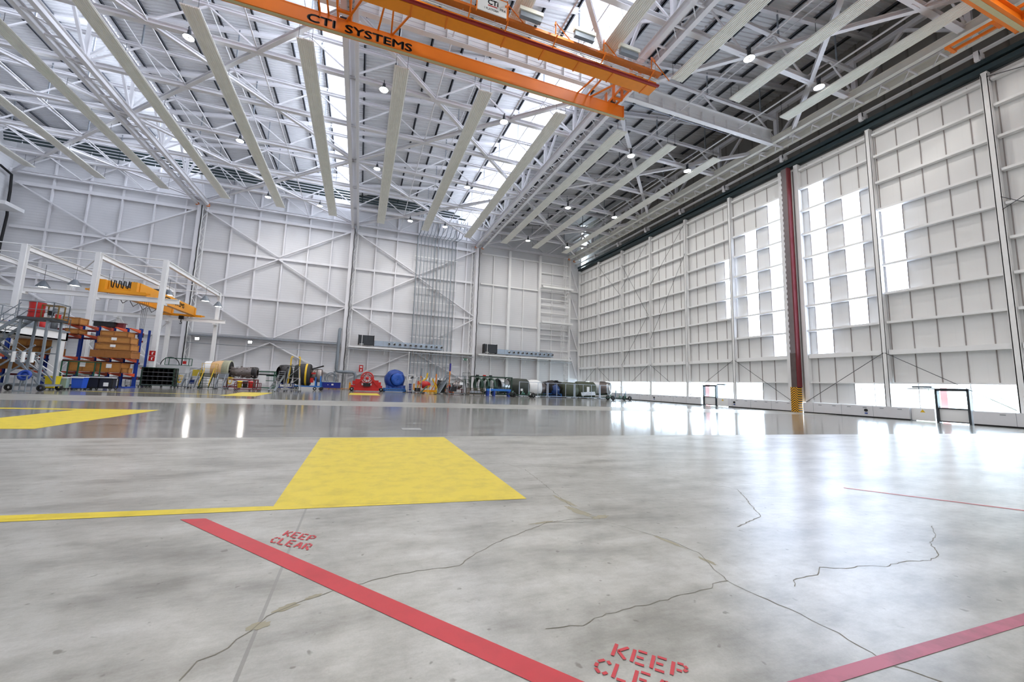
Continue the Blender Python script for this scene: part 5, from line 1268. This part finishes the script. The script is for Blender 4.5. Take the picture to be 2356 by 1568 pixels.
# ---- mesh fence panels and towing dollies
A_, B_ = V((23.0, 54.6, 0)), V((43.4, 56.6, 0)); d_ = (B_-A_)/4
for k in range(4):
    p = A_ + d_*k; ang = math.atan2(d_.y, d_.x); L = d_.length - .12
    t = thing('fence_panel', 'grey mobile fence panel in front of the stored cowls, %s from the left' % ORD[k], 'fence', p, ang, 'mobile fence panels')
    g = MB().box(0, .1, -.04, .04, .08, 2.3).box(L-.1, L, -.04, .04, .08, 2.3).box(0, L, -.03, .03, 2.2, 2.26).box(0, L, -.03, .03, .14, .2)
    g.box(L/3-.03, L/3+.03, -.02, .02, .2, 2.2).box(2*L/3-.03, 2*L/3+.03, -.02, .02, .2, 2.2); g.build('fence_frame', mat('fence_grey', (176, 184, 198), .45), t)
    for x in (.06, L-.06): MB().box(x-.06, x+.06, -.5, .5, .0, .1).build('foot', GREYP, t)
def dolly(x, y, L, lab, rz=0.):
    t = thing('tow_dolly', lab, 'dolly', (x, y, 0), rz)
    g = MB().bar((-L/2, -.5, .42), (L/2, -.3, .3), .1, .12).bar((-L/2, .5, .42), (L/2, .3, .3), .1, .12)
    for f in (-.4, -.1, .2, .42): g.bar((f*L, -.55, .36), (f*L, .55, .36), .1, .1)
    g.build('chassis', DKGREEN, t)
    for f in (-.33, .05, .3): MB().bar((f*L, -.3, .4), (f*L+.25, 0, .85), .1, .12).cbox(f*L+.3, -.2, .55, .3, .25, .2).build('clamp', mat('clamp_green', (60, 110, 96), .45, var=.2), t)
    MB().bar((L/2, 0, .32), (L/2+.7, .1, .1), .07, .07).cbox(L*.4, -.45, .5, .35, .2, .25).build('white_drawbar', PAPER, t)
    wheels(t, [(-L*.28, -.62), (L*.47, -.62), (-L*.28, .62), (L*.47, .62)], .36, .2, 'Y', 'wheel')
dolly(21.9, 51.6, 3.8, 'low green towing dolly with black wheels in front of the ring cage', -.15)
dolly(37.6, 50.7, 4.2, 'low green towing dolly nearest the door wall', .05)
t = thing('support_mast', 'pair of small blue-grey screw masts standing on the dolly nearest the doors', 'mast', (38.4, 50.9, .45))
for x in (-.9, .9): MB().tube((x, 0, 0), (x+.1, 0, .95), .07, 8).cbox(x+.1, 0, .95, .2, .2, .1).build('mast', mat('mast_blue_grey', (96, 120, 140), .45), t)
for k, (y, w_) in enumerate(((18.75, .3), (42.0, .6))):
    tag(MB().box(45.9, 46.1, y-w_, y+.1, -.35, 2.9).build('red_board', mat('outside_red_lit', (236, 160, 156), .6)), 'red board outside, seen through the %s glass door' % ('nearer', 'farther')[k], 'board')  # red made paler, the strong outdoor light put into its colour
# ---- planting outside the windows
for k in range(16):
    x = 135 + random.uniform(-3, 3); y = 10 + k*12; r = random.uniform(2.2, 3.2)
    mb = MB().lathe([(.01, r*1.5), (r*.55, r*1.35), (r*.95, r*.9), (r, r*.45), (r*.8, 0)], 12, T(x, y, -.35))
    mb.v = [(p[0]+random.uniform(-.4, .4), p[1]+random.uniform(-.4, .4), p[2]+random.uniform(-.4, .4)) for p in mb.v]
    o = tag(mb.build('bush', mat('hedge_green', (176, 186, 168), .8, var=.25)), 'pale green bush outside beyond the low windows', 'bush', 'bushes beyond the low windows')
# ------------------------------------------------------------------ outside, light, camera
struct('ground', MB().box(46.8, 400, -150, 320, -.6, -.35), mat('apron', (196, 198, 194), .8, var=.08, scale=.2))
w = bpy.data.worlds.new('World'); sc.world = w; w.use_nodes = True
bg = w.node_tree.nodes['Background']; bg.inputs[0].default_value = (.74, .87, 1.0, 1); bg.inputs[1].default_value = SKY_E
cam = bpy.data.cameras.new('Camera'); co = bpy.data.objects.new('Camera', cam); COL.objects.link(co)
yaw, pit, rol = .3226, .1172, .0387
cy, sy, cp, sp_ = math.cos(yaw), math.sin(yaw), math.cos(pit), math.sin(pit)
fw = V((sy*cp, cy*cp, sp_)); rt = V((cy, -sy, 0)); up = rt.cross(fw)
r2 = rt*math.cos(rol) + up*math.sin(rol); u2 = -rt*math.sin(rol) + up*math.cos(rol)
co.matrix_world = Matrix(((r2.x, u2.x, -fw.x, 0), (r2.y, u2.y, -fw.y, 0), (r2.z, u2.z, -fw.z, 1.6), (0, 0, 0, 1)))
cam.sensor_width = 36; cam.lens = 892*36/2356; cam.clip_start = .05; cam.clip_end = 600
cam.shift_x = (1178-1130)/2356; cam.shift_y = (779.8-784)/2356
sc.camera = co
sc.view_settings.view_transform = 'Standard'; sc.view_settings.look = 'None'; sc.view_settings.gamma = 1
sc.view_settings.exposure = EXPO; sc.view_settings.use_curve_mapping = False
cy_ = sc.cycles
cy_.use_denoising = True; cy_.max_bounces = 8; cy_.diffuse_bounces = 5; cy_.glossy_bounces = 2; cy_.transparent_max_bounces = 8; cy_.transmission_bounces = 2
cy_.caustics_reflective = False; cy_.caustics_refractive = False; cy_.sample_clamp_indirect = 8
cy_.use_adaptive_sampling = True; cy_.adaptive_threshold = .1; cy_.use_light_tree = True
